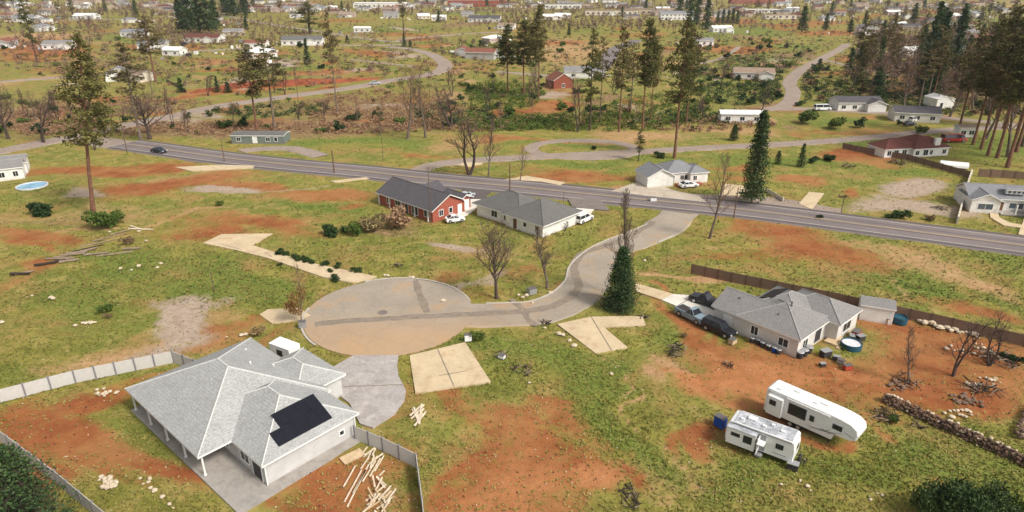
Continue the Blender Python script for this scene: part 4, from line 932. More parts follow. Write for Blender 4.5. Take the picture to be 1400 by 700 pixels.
# ------------------------------------------------------------------ camping trailers
def rv_shell(prof, hw_, bev, mat, root, mroof=None):
    """side outline (x,z) swept across the width with softened long edges"""
    mb = MB(); n = len(prof)
    cx = sum(p[0] for p in prof)/n; cz = sum(p[1] for p in prof)/n
    rings = []
    for y, k in ((-hw_, 1), (-hw_+bev, 0), (hw_-bev, 0), (hw_, 1)):
        r_ = []
        for x, z in prof:
            dx, dz = cx-x, cz-z; d = math.hypot(dx, dz) or 1
            r_.append((x+dx/d*bev*k, y, z+dz/d*bev*k))
        rings.append(r_)
    v = [p for r_ in rings for p in r_]; f = []
    for a in range(3):
        for i in range(n): f.append((a*n+i, a*n+(i+1)%n, (a+1)*n+(i+1)%n, (a+1)*n+i))
    f.append(tuple(range(n-1,-1,-1))); f.append(tuple(range(3*n, 4*n)))
    mb.add(v, f)
    return mb.build("body", mat, root)
def rbox(root, name, x0, y0, z0, x1, y1, z1, mat, r=.03):
    mb = MB(); mb.box(x0,y0,z0,x1,y1,z1); return mb.build(name, M[mat], root)
# travel trailer, nearer; x runs from the hitch end... left end is x=0
P0 = g(990.4, 597, .75); P1 = g(1083, 632, .75)
L1 = math.dist(P0, P1); yw = math.atan2(P1[1]-P0[1], P1[0]-P0[0])
tr = empty("travel_trailer", (P0[0], P0[1], 0), yw, 'shorter white camping trailer with stained grey roof and open white door', 'camping trailer')
HW = 1.22
prof = [(.0,.62),(L1,.62),(L1+.05,2.0),(L1-.1,2.95),(L1-.35,3.08),(.9,3.08),(.35,2.92),(.05,2.3)]
body = rv_shell([(x, z) for x, z in prof], HW, .07, M['rvwhite'], tr)
body.location = (0, HW, 0)
rbox(tr, "roof_membrane", .75, .12, 3.075, L1-.35, 2*HW-.12, 3.1, 'rvroof')
for x, y, s_ in ((L1*.32, 1.5, .42), (L1*.52,.9,.18),(L1*.62,1.6,.16),(L1*.78,1.1,.2),(L1*.2,.8,.16)):
    rbox(tr, "roof_vent", x-s_, y-s_*.8, 3.1, x+s_, y+s_*.8, 3.1+.2, 'rvwhite')
so_ = MB(); so_.box(.35,-.75,.8,L1*.47,.05,2.72); sl_ = so_.build("slide_out", M['rvwhite'], tr)
rbox(sl_, "slide_roof", .3,-.8,2.72,L1*.48,.06,2.79,'rvroof')
for a, b_, z0, z1 in ((.8,1.75,1.85,2.3),(2.1,3.0,1.5,2.4)): rbox(sl_, "window", a, -.77, z0, b_, -.72, z1, 'glass')
dm = L1*.535
rbox(tr, "door_frame", dm-.42,-.03,.75,dm+.42,-.0,2.7,'rvgrey')
dd = MB(); dd.box(dm-.2,-.95,.75,dm-.14,-.04,2.6); dd.box(dm+.5,-.03,.7,dm+.55,-.02,.8); dd.build("door", M['rvwhite'], tr)
rbox(tr, "entry_awning", dm-.3,-1.0,2.0,dm+.5,-.05,2.08,'rvwhite')
rbox(tr, "entry_steps", dm-.35,-.6,.25,dm+.35,-.05,.45,'metal_grey')
rbox(tr, "window", L1*.74,-.04,1.7,L1*.85,.0,2.3,'glass')
rbox(tr, "window", L1+.03,.8,1.7,L1+.07,1.7,2.2,'glass')
rbox(tr, "window", L1*.3,2*HW,1.6,L1*.55,2*HW+.03,2.3,'glass')
rbox(tr, "awning_roll", .5,-.06,2.86,L1*.95,.03,2.98,'rvgrey')
rbox(tr, "chassis", .3,.3,.42,L1-.2,2*HW-.3,.62,'underframe')
for x in (L1*.42, L1*.54):
    for y in (.12, 2*HW-.12): wheel(tr, x, y, .34, .22)
hb = MB(); hb.tube((L1-.1,.5,.5),(L1+1.1,HW,.45),.06,.06,6); hb.tube((L1-.1,2*HW-.5,.5),(L1+1.1,HW,.45),.06,.06,6); hb.tube((L1+.95,HW,0),(L1+.95,HW,.7),.05,.05,6); hb.build("hitch", M['underframe'], tr)
gt = MB()
for y in (1.0,1.45): gt.tube((L1+.45,y,.5),(L1+.45,y,.95),.16,.16,10); gt.tube((L1+.45,y,.95),(L1+.45,y,1.05),.16,.06,10)
gt.build("gas_bottles", M['junk_dark'], tr)
for x in (L1*.15, L1*.7): rbox(tr, "marker_stripe", x, -.012, 1.05, x+L1*.2, .0, 1.12, 'rvgrey')
# fifth wheel, farther and longer
P0 = g(1043.3, 559, .75); P1 = g(1135, 601, .75)
yw2 = math.atan2(P1[1]-P0[1], P1[0]-P0[0]); la = math.dist(P0, P1)
fw = empty("fifth_wheel_trailer", (P0[0], P0[1], 0), yw2, 'longer white fifth wheel trailer with raised nose and grey swirl graphics', 'camping trailer')
L2 = la + 2.5; ZR = 3.72
body = rv_shell([(0,.7),(la+.0,.7),(la+.25,1.55),(L2-.5,1.62),(L2-.08,1.9),(L2+.05,2.5),(L2-.12,3.1),(L2-.75,3.5),(L2-1.8,ZR-.05),(L2-2.6,ZR),(.25,ZR),(.05,ZR-.15)], HW, .1, M['rvwhite'], fw)
body.location = (0, HW, 0)
for x, y, s_ in ((1.2,.6,.2),(2.9,1.6,.3),(5.2,.9,.22),(6.0,1.5,.4),(8.0,1.4,.25),(L2-2.0,1.0,.2)):
    if x < L2-2.6: rbox(fw, "roof_vent", x-s_, y-s_*.7, ZR-.01, x+s_, y+s_*.7, ZR+.14, 'rvwhite')
so2 = MB(); so2.box(.5,-.5,.85,2.2,.05,3.15); s2 = so2.build("slide_out", M['rvwhite'], fw)
rbox(s2, "window", .75,-.53,2.1,1.5,-.49,2.75,'glass')
for a, b_, z0, z1, nm in ((2.75,4.7,1.65,3.0,"window"),(5.15,5.6,1.95,2.6,"window"),(L2-2.55,L2-1.6,2.25,2.8,"window")):
    fr = rbox(fw, "window_frame", a-.05,-.02,z0-.05,b_+.05,.02,z1+.05,'rvgrey'); rbox(fr, "pane", a,-.045,z0,b_,.02,z1,'glass')
rbox(fw, "awning_roll", 2.4,-.12,3.38,7.2,.0,3.5,'rvwhite')
rbox(fw, "drip_rail", .2,-.03,3.32,2.3,.0,3.37,'rvgrey')
def swirl(pts, w_):
    mb = MB()
    for i in range(len(pts)-1):
        (x0, z0), (x1, z1) = pts[i], pts[i+1]; k0 = w_*math.sin(math.pi*(i+.15)/(len(pts)-.7)); k1 = w_*math.sin(math.pi*(i+1.15)/(len(pts)-.7))
        mb.add([(x0,-.008,z0-k0),(x1,-.008,z1-k1),(x1,-.008,z1+k1),(x0,-.008,z0+k0),(x0,.004,z0-k0),(x1,.004,z1-k1),(x1,.004,z1+k1),(x0,.004,z0+k0)], [(0,1,2,3),(0,4,5,1),(3,2,6,7)])
    mb.build("swirl_graphic", M['rvgrey'], fw)
def cur(x0, z0, x1, z1, b_, n=10): return [(x0+(x1-x0)*i/n, z0+(z1-z0)*i/n + b_*math.sin(math.pi*i/n)) for i in range(n+1)]
swirl(cur(4.8,1.25,8.8,2.1,-.25), .07); swirl(cur(5.2,1.05,8.6,1.5,.25), .05); swirl(cur(6.4,1.75,L2-2.7,1.95,-.3), .06); swirl(cur(L2-1.5,2.35,L2-.15,2.05,.0), .05); swirl(cur(.1,1.2,2.4,1.3,.0), .05); swirl(cur(7.0,1.1,la+.1,1.35,.2), .05)
rbox(fw, "chassis", .2,.25,.4,la-.1,2*HW-.25,.7,'underframe')
for x in (la*.42, la*.54):
    for y in (.12, 2*HW-.12): wheel(fw, x, y, .38, .24)
for y in (.5, 2*HW-.5): rbox(fw, "landing_leg", la-.35,y-.06,0,la-.22,y+.06,.75,'underframe')
pin = MB(); pin.tube((la+1.2,HW,1.55),(la+1.0,HW,1.15),.12,.08,8); pin.build("king_pin", M['underframe'], fw)

# covered white boat/canopy beside brown roofed house
P = g(1303, 229)
mb = MB(); n = 8
for i in range(n):
    a0, a1 = math.pi*i/n, math.pi*(i+1)/n
    mb.add([(-3.2,-1.3*math.cos(a0),.2+1.3*math.sin(a0)),(3.2,-1.3*math.cos(a0),.2+1.3*math.sin(a0)),(3.2,-1.3*math.cos(a1),.2+1.3*math.sin(a1)),(-3.2,-1.3*math.cos(a1),.2+1.3*math.sin(a1))], [(0,1,2,3)])
for x, s in ((-3.2,1),(3.2,-1)):
    q = [(x,-1.3*math.cos(math.pi*i/n),.2+1.3*math.sin(math.pi*i/n)) for i in range(n+1)]; mb.add(q, [tuple(range(n+1)) if s > 0 else tuple(range(n,-1,-1))])
o = mb.build("covered_boat", M['rvwhite']); o.location = (P[0], P[1], .1); o.rotation_euler.z = math.radians(-22)
tag(o, 'long white rounded tarpaulin cover on the grass below the brown roofed house', 'covered boat')
# small lean-to truck body above the big house's roof (white box trailer)
P = g(392, 492)
tb = empty("cargo_trailer", (P[0], P[1], 0), math.radians(-30), 'white box trailer parked behind the big pale roofed house', 'trailer')
rbox(tb, "body", -2.1,-1.1,.6,2.1,1.1,2.9,'rvwhite'); rbox(tb, "door_opening", -.6,-1.13,1.3,.6,-1.09,2.3,'junk_dark')
rbox(tb, "roof_edge", -2.14,-1.14,2.86,2.14,1.14,2.95,'trim')
for x in (-.5,.5):
    for y in (-1.05,1.05): wheel(tb, x, y, .34, .2)
tb.scale = (.85,)*3
h_ = MB(); h_.tube((2.1,0,.6),(3.2,0,.5),.06,.06,6); h_.build("hitch", M['underframe'], tb)

# ------------------------------------------------------------------ fences and walls
def fence(name, pts, h, step, pmat, postmat, label, cat='fence', thick=.05, pw=.09, extra_h=.06, group=None):
    o0 = pts[0]; z0 = float(hgt(*o0))
    root = empty(name, (o0[0], o0[1], z0), 0, label, cat, group); rnd = random.Random(len(pts)*7+int(h*10))
    for i in range(len(pts)-1):
        a, b_ = Vector(pts[i]) - Vector(o0), Vector(pts[i+1]) - Vector(o0); d = (b_-a).length; n = max(1, round(d/step)); u = (b_-a)/n; an = math.atan2(u.y, u.x)
        for k in range(n):
            c0 = a+u*k; c1 = c0+u; mid = (c0+c1)/2; dz = float(hgt(o0[0]+mid.x, o0[1]+mid.y)) - z0
            mb = MB(); mb.box(-u.length/2+pw, -thick/2, .03+dz, u.length/2-pw, thick/2, h+dz+rnd.uniform(-.015,.015)); p = mb.build("fence_panel", M[pmat], root)
            p.location = (mid.x, mid.y, 0); p.rotation_euler.z = an
            q = MB(); q.box(-pw,-pw,-.2+dz,pw,pw,h+extra_h+dz); q.box(-pw*1.2,-pw*1.2,h+extra_h+dz,pw*1.2,pw*1.2,h+extra_h+.04+dz); po = q.build("fence_post", M[postmat], root); po.location = (c0.x, c0.y, 0); po.rotation_euler.z = an
    q = MB(); q.box(-pw,-pw,-.2,pw,pw,h+extra_h); po = q.build("fence_post", M[postmat], root); e = Vector(pts[-1])-Vector(o0); po.location = (e.x, e.y, 0)
    return root
fence("panel_fence", [g(-60,570), g(0,551), g(104,523.5), g(238,496), g(300,520)], 1.75, 2.35, 'fence_vinyl', 'fence_post', 'pale panel fence with dark posts along the far side of the big house yard')
fence("panel_fence", [g(-50,578), g(0,603), g(80,663), g(150,722), g(200,765)], 1.75, 2.35, 'fence_vinyl', 'fence_post', 'pale panel fence running behind the big dark evergreen at lower left')
fence("panel_fence", [g(486,601), g(524,617), g(570,640), g(578,700), g(584,760)], 1.8, 2.35, 'fence_vinyl', 'fence_post', 'pale panel fence enclosing the lumber strewn side yard')
fence("wooden_fence", [g(945,374), g(1000,386), g(1060,398), g(1130,412), g(1215,431), g(1300,450), g(1400,474), g(1500,500)], 1.75, 2.5, 'fence_wood', 'wood_pole', 'long brown weathered wooden fence behind the grey roofed house', thick=.06)
fence("vinyl_fence", [g(1308,306), g(1318,268), g(1327,240)], 1.5, 2.4, 'fence_light', 'fence_light', 'pale straight fence left of the white gabled house at the right edge', thick=.3, pw=.17)
fence("wooden_fence", [g(1152,203), g(1170,207), g(1240,219), g(1325,243)], 1.6, 2.6, 'fence_wood', 'wood_pole', 'dark wooden fence below the brown roofed house')
fence("wooden_fence", [g(1337,241), g(1370,243), g(1420,247)], 1.9, 2.6, 'fence_wood', 'wood_pole', 'dark wooden fence at the front of the right pine grove')
fence("wooden_fence", [g(1070,276), g(1060,270), g(1046,262)], 1.0, 2.6, 'fence_light', 'fence_light', 'short pale fence beside the front drive across the highway')
fence("wooden_fence", [g(228,112), g(240,118), g(255,127)], 1.3, 3, 'fence_wood', 'wood_pole', 'short dark fence slanting down towards the back road')

def stone_wall(name, pts, h, w_, label, n_per_m=16, seed=1):
    rnd = random.Random(seed); mb = MB(); o0 = Vector(pts[0])
    for i in range(len(pts)-1):
        a, b_ = Vector(pts[i])-o0, Vector(pts[i+1])-o0; d = (b_-a).length; u = (b_-a).normalized(); nn = Vector((-u.y, u.x))
        for k in range(int(d*n_per_m)):
            s_ = rnd.uniform(0, d); t_ = rnd.uniform(-1, 1); z = rnd.random()*h*(1-.5*abs(t_)); p = a+u*s_+nn*t_*w_*(1-.45*z/h)
            r_ = rnd.uniform(.10,.22); top = z > h*.8
            mb.rock((p.x, p.y, z), r_, 1 if (top and rnd.random() < .95) or rnd.random() < .04 else 0, .75, rnd)
    o = mb.build(name, [M['rock'], M['rock_pale']]); o.location = (o0.x, o0.y, .05); return tag(o, label, 'stone wall')
stone_wall("stone_wall", [g(1206,548), g(1240,562), g(1300,590), g(1350,612), g(1420,645)], 1.35, .5, 'long stacked stone wall with pale top stones at lower right', 62, 3)
stone_wall("stone_wall", [g(1392,600), g(1398,580), g(1410,556)], 1.0, .5, 'short dark stone wall meeting the right edge', 20, 5)

# ------------------------------------------------------------------ poles
def pole(px, py, top, label, arm=True, lean=0, r=.14):
    P = g(px, py); h = height_for(*P, top)
    root = empty("utility_pole", (P[0], P[1], float(hgt(*P))), 0, label, 'utility pole')
    mb = MB(); mb.tube((0,0,-.3),(lean*h,0,h),r,r*.7,8); mb.build("pole", M['wood_pole'], root)
    if arm and h > 5:
        mb = MB(); mb.box(-1.1+lean*h,-.06,h-.75,1.1+lean*h,.06,h-.6); mb.build("crossarm", M['wood_pole'], root)
        for x in (-1,-.4,.4,1): k = MB(); k.tube((x+lean*h,0,h-.6),(x+lean*h,0,h-.42),.04,.03,6); k.build("insulator", M['metal_grey'], root)
pole(457,237,205,'wooden pole beside the highway below the concrete pad', False, r=.2)
pole(697,262,224,'dark wooden pole behind the white hip roofed house by the bare trees', False, r=.17)
pole(307,221,190,'thin wooden pole beside the highway near the green home', False)
pole(174,208,150,'thin wooden pole at the left end of the highway')
pole(1003,298,256,'wooden pole leaning over the highway verge right of the bare tree', False, .02)
pole(524,219,188,'thin pale pole in the green field above the highway', False, r=.09)
pole(589,305,228,'tall thin pole rising in front of the brick house', False, r=.10)
pole(293,398,371,'short dark stake pole standing alone in the left meadow', False, r=.09)
pole(588,140,96,'thin pole in the middle brush', True, r=.1)
pole(408,140,90,'thin grey pole by the curving back road', True, r=.12)
pole(770,296,262,'slim pole beside the highway above the white drive', False, r=.07)
pole(1150,291,270,'short pole by the dark gravel lot', False, r=.09)

# ------------------------------------------------------------------ small things
def rocks(group, items, mat, base_label, rmin, rmax, name="rock", seed=0, cat='rock'):
    rnd = random.Random(seed); protos = []
    for i in range(4):
        mb = MB(); mb.rock((0,0,.3), .5, 0, .7, rnd); me_o = mb; protos.append(me_o)
    meshes = []
    for (px, py) in items:
        P = g(px, py); r_ = rnd.uniform(rmin, rmax)
        if len(meshes) < 4:
            o = protos[len(meshes)].build(name, mat); meshes.append(o)
        else:
            o = meshes[rnd.randrange(4)].copy(); COL.objects.link(o)
        o.location = (P[0], P[1], float(hgt(*P))+.0); o.scale = (r_*2*rnd.uniform(.8,1.3), r_*2*rnd.uniform(.8,1.2), r_*2*rnd.uniform(.7,1.1)); o.rotation_euler.z = rnd.uniform(0,6.28)
        tag(o, base_label, cat, group)
def scatter(px, py, rx, ry, n, seed):
    rnd = random.Random(seed); out = []
    while len(out) < n:
        a, b_ = rnd.uniform(-1,1), rnd.uniform(-1,1)
        if a*a+b_*b_ < 1: out.append((px+a*rx, py+b_*ry))
    return out
rocks("pale boulders in the row by the wooden fence", [(1258+ i*5.2, 441+i*1.35+random.uniform(-2,2)) for i in range(16)], M['rock_pale'], 'pale boulder in the row lying along the brown wooden fence', .3, .6, "boulder", 1)
rocks("pale rocks in the heap by the porch yard", scatter(145,660,16,9,26,2)+[(192,655),(196,662),(203,660),(206,668),(212,672),(222,680),(232,690),(237,695),(205,656)], M['rock_pale'], 'pale stone in the loose heap and trail left of the columned porch', .12, .3, "stone", 2)
rocks("brown rocks heaped at upper right of the stone wall", scatter(1313,546,18,8,20,3)+scatter(1335,553,10,5,8,4)+scatter(1232,528,16,7,18,9), M['rock'], 'brown rock in the loose heaps above the long stone wall', .14, .34, "rock", 3)
rocks("pale stones above the stone wall", scatter(1310,566,20,6,14,5)+scatter(1340,522,30,10,16,6)+scatter(1330,478,40,8,20,7), M['rock_pale'], 'pale stone lying on the red soil above the long stone wall', .12, .34, "stone", 4)
rocks("orange stones by the roof corner", scatter(146,537,16,6,14,8), M['rock_pale'], 'tan stone lying near the left roof corner of the big house', .12, .28, "stone", 5)
rocks("stones around the turning circle", [(526,377),(530,377.5),(764,458),(770,459),(779,467),(785,474),(745,449),(724,524),(836,512),(728,415),(715,407),(720,405),(709,404),(752,401),(560,379),(564,380),(881,357),(606,412)], M['rock_pale'], 'small pale stone on the verge around the turning circle', .15, .4, "stone", 6)
rocks("white stones in the lower right grass", [(1188,679),(1206,678),(1199,675),(1190,684),(1068,663),(1104,665),(1108,671),(1094,658)], M['rock_pale'], 'small white stone in the grass below the trailers', .12, .2, "stone", 7)
rocks("pale stones in the left meadow", [(103,446),(122,442),(125,443),(118,443),(310,461),(330,459),(336,458),(73,409),(70,408),(2,442),(44,405),(38,407),(190,365),(215,367),(180,370),(220,361),(165,368),(200,330),(190,317),(150,318)], M['rock_pale'], 'pale stone lying in the left meadow', .14, .4, "stone", 8)
# loose stones nobody could count
def speck(name, n, ymin, ymax, label, mat, r0, r1, seed):
    rnd = random.Random(seed); mb = MB()
    for _ in range(n):
        px, py = rnd.uniform(0,1400), rnd.uniform(ymin,ymax)**1
        x, y = g(px, py); r_ = rnd.uniform(r0, r1)
        a = rnd.uniform(0,6.28); v = [(x+r_*math.cos(a+k*2.1), y+r_*math.sin(a+k*2.1), float(hgt(x,y))+.0) for k in range(3)]+[(x,y,float(hgt(x,y))+r_*.9)]
        mb.add(v, [(0,1,3),(1,2,3),(2,0,3)])
    o = mb.build(name, mat); tag(o, label, kind='stuff'); o['category'] = 'stones'
speck("loose_stones", 900, 300, 698, 'small pale stones scattered over the grass and red soil', M['rock_pale'], .05, .13, 21)
speck("loose_clods", 1400, 300, 698, 'small dark clods and sticks scattered over the grass and soil', M['char'], .06, .13, 22)
# debris heaps: charred stumps and logs, each its own
def log(px, py, L_, yaw, r=.14, mat='log', label='', name='log', group=None, z=.0):
    P = g(px, py); mb = MB(); mb.tube((-L_/2,0,r),(L_/2,0,r*.8),r,r*.75,7); o = mb.build(name, M[mat]); o.location = (P[0],P[1],float(hgt(*P))+z); o.rotation_euler = (0, random.uniform(-.03,.03), math.radians(yaw)); tag(o, label, 'log', group)
rl = random.Random(5)
for (px, py, L_, yaw) in [(62,362,3.2,20),(72,360,4,30),(80,355,4.5,10),(88,354,3.5,-5),(95,358,3,30),(100,349,4,15),(105,346,3.5,5),(112,345,5,35),(120,340,5,40),(135,333,6,38),(150,325,6,35),(165,318,4,45),(28,376,3,10),(34,374,2.5,30),(180,341,3,5),(165,347,4,30),(150,349,4,10),(132,348,4,25)]:
    log(px, py, L_, yaw+rl.uniform(-10,10), rl.uniform(.12,.28), rl.choice(['log','log','char']), 'fallen grey log in the debris line across the upper left meadow', group='logs in the upper left debris line')
for (px, py, L_, yaw) in [(193,314,5,-4),(186,312,3.5,-30),(122,442,2,10)]: log(px, py, L_, yaw, .16, 'lumber_pale', 'pale sawn log on the grass below the tallest left pine', group='pale sawn logs')
# lumber in the side yard: long boards and a heap
def board(px, py, L_, yaw, w_=.16, z=.05, tilt=0, lab='', grp='', mat='lumber_pale'):
    P = g(px, py); mb = MB(); mb.box(-L_/2,-w_/2,0,L_/2,w_/2,.07); o = mb.build("board", M[mat]); o.location = (P[0],P[1],z); o.rotation_euler = (0, tilt, math.radians(yaw)); tag(o, lab, 'board', grp)
LB = 'long pale board laid in parallel rows in the fenced side yard'; G1 = 'long boards in the side yard'
def wyaw(px, py, dx, dy): return tilt_yaw((px-dx,py-dy),(px+dx,py+dy))
for (px, py, dx, dy) in [(483,665,13,-24),(488,668,14,-28),(494,655,12,-22),(505,645,10,-16),(513,640,8,-14),(519,634,7,-12),(478,652,9,-16),(499,634,6,-9),(522,648,4,-4),(496,620,7,-9)]:
    a, b_ = g(px-dx, py-dy), g(px+dx, py+dy); board(px, py, math.dist(a, b_)*.9, wyaw(px,py,dx,dy), .14, .06, 0, LB, G1)
rb2 = random.Random(9)
for k in range(24):
    px, py = 518+rb2.gauss(0,8), 682+rb2.gauss(0,11); up = rb2.choice([60,75,110,120,50,95])
    board(px, py, rb2.uniform(1.2,2.8), up+rb2.uniform(-14,14), .14, rb2.uniform(.05,.4), rb2.uniform(-.12,.12), 'cream scrap board in the tangled heap at the bottom of the side yard', 'scrap boards in the tangled heap', rb2.choice(['lumber','lumber_pale','lumber_pale']))
for k in range(8): board(510+rb2.uniform(-6,6), 626+rb2.uniform(-7,9), rb2.uniform(1,2), rb2.uniform(50,130), .16, rb2.uniform(.05,.3), .0, 'short board in the small white pile above the long boards', 'boards in the small white pile')
for k in range(11):
    board(571+rb2.uniform(-5,5), 567+rb2.uniform(-7,9), rb2.uniform(1.4,2.8), rb2.choice([80,95,60,120,10])+rb2.uniform(-12,12), .2, rb2.uniform(.05,.4), rb2.uniform(-.1,.1), 'white board in the crossed pile outside the fence corner', 'boards in the crossed pile')
P = g(482,625); mb = MB(); mb.box(-1.2,-.65,.03,1.2,.65,.14); o = mb.build("plywood_sheet", M['lumber']); o.location = (P[0],P[1],.02); o.rotation_euler.z = math.radians(40); tag(o, 'light plywood sheet lying by the big house wall', 'plywood sheet')
# tubs, pool and yard clutter of the right house
def tub(px, py, r, h, rimm, inm, label, cat, name):
    P = g(px, py); root = empty(name, (P[0],P[1],.02), 0, label, cat)
    mb = MB(); n = 24
    for i in range(n):
        a, b_ = 2*math.pi*i/n, 2*math.pi*(i+1)/n
        q = lambda t, rr, z: (rr*math.cos(t), rr*math.sin(t), z)
        mb.add([q(a,r,0),q(b_,r,0),q(b_,r,h),q(a,r,h),q(a,r*.93,h),q(b_,r*.93,h),q(b_,r*.93,h-.25),q(a,r*.93,h-.25)], [(0,1,2,3),(3,2,5,4),(4,5,6,7)])
    mb.build("side_wall", M[rimm], root)
    k = MB(); k.add([(r*.93*math.cos(2*math.pi*i/n), r*.93*math.sin(2*math.pi*i/n), h-.18) for i in range(n)], [tuple(range(n))]); k.build("water_surface", M[inm], root)
tub(1163, 475, 1.35, .8, 'teal', 'poolrim', 'round pale covered tub with blue sides right of the patio', 'tub', 'round_tub')
tub(1230, 441, .95, .95, 'teal', 'teal', 'small round blue plastic tub by the shed', 'tub', 'round_tub')
tub(44, 255, 3.3, .3, "poolrim", "water", "blue swimming pool beside the left edge house", "swimming pool", "swimming_pool")
def junk(px, py, s, mat, label, name, cat, yaw=0, h=None):
    P = g(px, py); h = h or s*.8; root = empty(name, (P[0],P[1],.02), math.radians(yaw), label, cat)
    mb = MB(); mb.box(-s*.6,-s*.4,.08,s*.6,s*.4,h); mb.build("box_body", M[mat], root)
    mb = MB(); mb.box(-s*.64,-s*.44,h,s*.64,s*.44,h+.06); mb.build("lid", M['fascia_dark' if mat != 'junk_dark' else 'metal_grey'], root)
    for x in (-.45,.45):
        for y in (-.34,.34): mb = MB(); mb.box(s*x-.04,s*y-.04,-.03,s*x+.04,s*y+.04,.1); mb.build("foot", M['junk_dark'], root)
def barrel(px, py, label, mat='junk_dark', r=.3, h=.9, grp=None):
    P = g(px, py); root = empty("bin", (P[0],P[1],.02), 0, label, 'bin', grp)
    mb = MB(); mb.tube((0,0,0),(0,0,h),r*.85,r,12); mb.build("bin_body", M[mat], root)
    mb = MB(); mb.tube((0,0,h),(0,0,h+.07),r*1.08,r*.9,12); mb.build("lid", M['metal_grey'], root)
for i, (px, py) in enumerate([(1028,468),(1036,470),(1042,474),(1050,478),(1058,481),(1064,484)]):
    barrel(px, py, 'dark bin in the row against the grey left wall of the right house', 'blue' if i == 4 else 'junk_dark', .35, .7, 'bins along the left wall of the right house')
for i, (px, py) in enumerate([(1093,489),(1099,486),(1105,482)]): barrel(px, py, 'black round pot at the front corner of the right house', 'junk_dark', .5, .9, 'pots at the front corner of the right house')
for (px, py, s, mt, lab, nm, ct, yw_) in [
  (1128,487,1.1,'junk_dark','dark low bench before the patio steps of the right house','storage_chest','storage chest',20),
  (1143,492,.7,'junk_dark','dark chest in the clutter line leading from the patio','storage_chest','storage chest',-20),
  (1149,497,.7,'metal_grey','grey chest in the clutter line leading from the patio','storage_chest','storage chest',-35),
  (1158,505,.8,'red','rusty brown chest at the end of the clutter line','storage_chest','storage chest',10),
  (1124,501,.6,'junk_dark','lone small dark box on the red dirt','storage_box','box',10),
  (1170,460,1.1,'red','rusty red crate at the right wing wall','crate','crate',40),
  (1176,465,.9,'junk_dark','dark crate beside the rusty red crate','crate','crate',20),
  (1164,464,.8,'junk_dark','black crate left of the rusty red crate','crate','crate',70),
  (1206,438,1.3,'metal_grey','grey machine between the shed and the blue tub','machine','garden machine',10),
  (1213,441,1.0,'rock_pale','pale box between the shed and the blue tub','storage_box','box',30),
  (1001,470,.9,'lumber','wooden step box by the black wagon','storage_box','box',40),
  (727,402,1.1,'metal_grey','grey utility box on the verge inside the road bend','utility_box','utility box',30),
  (984,583,1.0,'blue','bright blue tarpaulin covered box at the left end of the shorter trailer','covered_box','covered box',-50),
  (640,466,.8,'rvwhite','small white box at the corner of the tan driveway','utility_box','utility box',10),
  (414,448,.8,'metal_grey','small grey green utility box left of the turning circle','utility_box','utility box',10),
  (1083,641,.9,'junk_dark','dark battery box at the front of the shorter trailer','storage_box','box',-30),
  (686,490,.7,'rvwhite','small white box in the grass right of the tan driveway','storage_box','box',-30),
  (996,592,.7,'red','orange box under the blue tarpaulin box','storage_box','box',0),
  (893,275,1.1,'rvwhite','small white box on the near edge of the highway','utility_box','utility box',0)]:
    junk(px, py, s, mt, lab, nm, ct, yw_, 1.3 if mt == 'blue' else (1.0 if px in (727,414,640) else None))
# swimming pool at the left edge (sunk ring)
def burn(px, py, r, label, seed):
    rnd = random.Random(seed); P = g(px, py); mb = MB()
    for k in range(int(18*r)):
        a = rnd.uniform(0,6.28); q = rnd.random()**.6*r; p = Vector((q*math.cos(a), q*math.sin(a), rnd.uniform(.05,.35*r))); d = Vector((rnd.gauss(0,1), rnd.gauss(0,1), rnd.gauss(0,.35))).normalized()*rnd.uniform(.4,1.1)*r*.6
        mb.tube(p-d, p+d, rnd.uniform(.04,.1), .03, 5, rnd.choice([0,0,1]))
    o = mb.build("brush_pile", [M['char'], M['log']]); o.location = (P[0],P[1],float(hgt(*P))); tag(o, label, 'brush pile')
burn(716,508,1.3,'dark pile of burnt sticks in the grass right of the tan driveway',1)
burn(684,487,.9,'small dark pile of sticks just right of the tan driveway',2)
burn(861,675,1.0,'dark pile of charred wood at the bottom centre',3)
burn(861,688,.9,'brown pile of charred wood lowest at the bottom centre',33)
burn(925,476,1.3,'dark flattened pile of sticks left of the right house yard',4)
burn(924,484,1.1,'lower dark pile of sticks left of the right house yard',34)
burn(1210,570,1.6,'dark heap of dead wood left of the stone wall',5)
burn(995,500,.8,'small rusty pile on the dirt below the right house',6)
burn(1343,535,2.0,'brown heap of dead branches beside the leaning snag',7)
burn(1360,492,2.4,'tangle of grey dead branches near the wooden fence end',8)
burn(1240,523,1.6,'dark debris at the foot of the pale snag',9)
burn(880,435,.9,'small dark pile beside the tapering drive',10)
burn(1255,582,.8,'small tan pile in the grass left of the stone wall',12)
burn(745,443,.9,'dark leaf heap on the kerb by the side road',13)
burn(543,364,.9,'rusty stump pile above the turning circle',14)
burn(126,300,1.2,'pile of pale brush at the foot of the tallest left pine',15)
burn(1285,285,1.5,'brown dead shrub at the dark gravel lot',16)
burn(1160,229,1.8,'dark dead bush in the field below the brown roofed house',17)
burn(1228,223,2.2,'long dark heap in the field below the brown roofed house',18)
burn(1155,270,1.2,'small tan heap in the field above the highway',19)
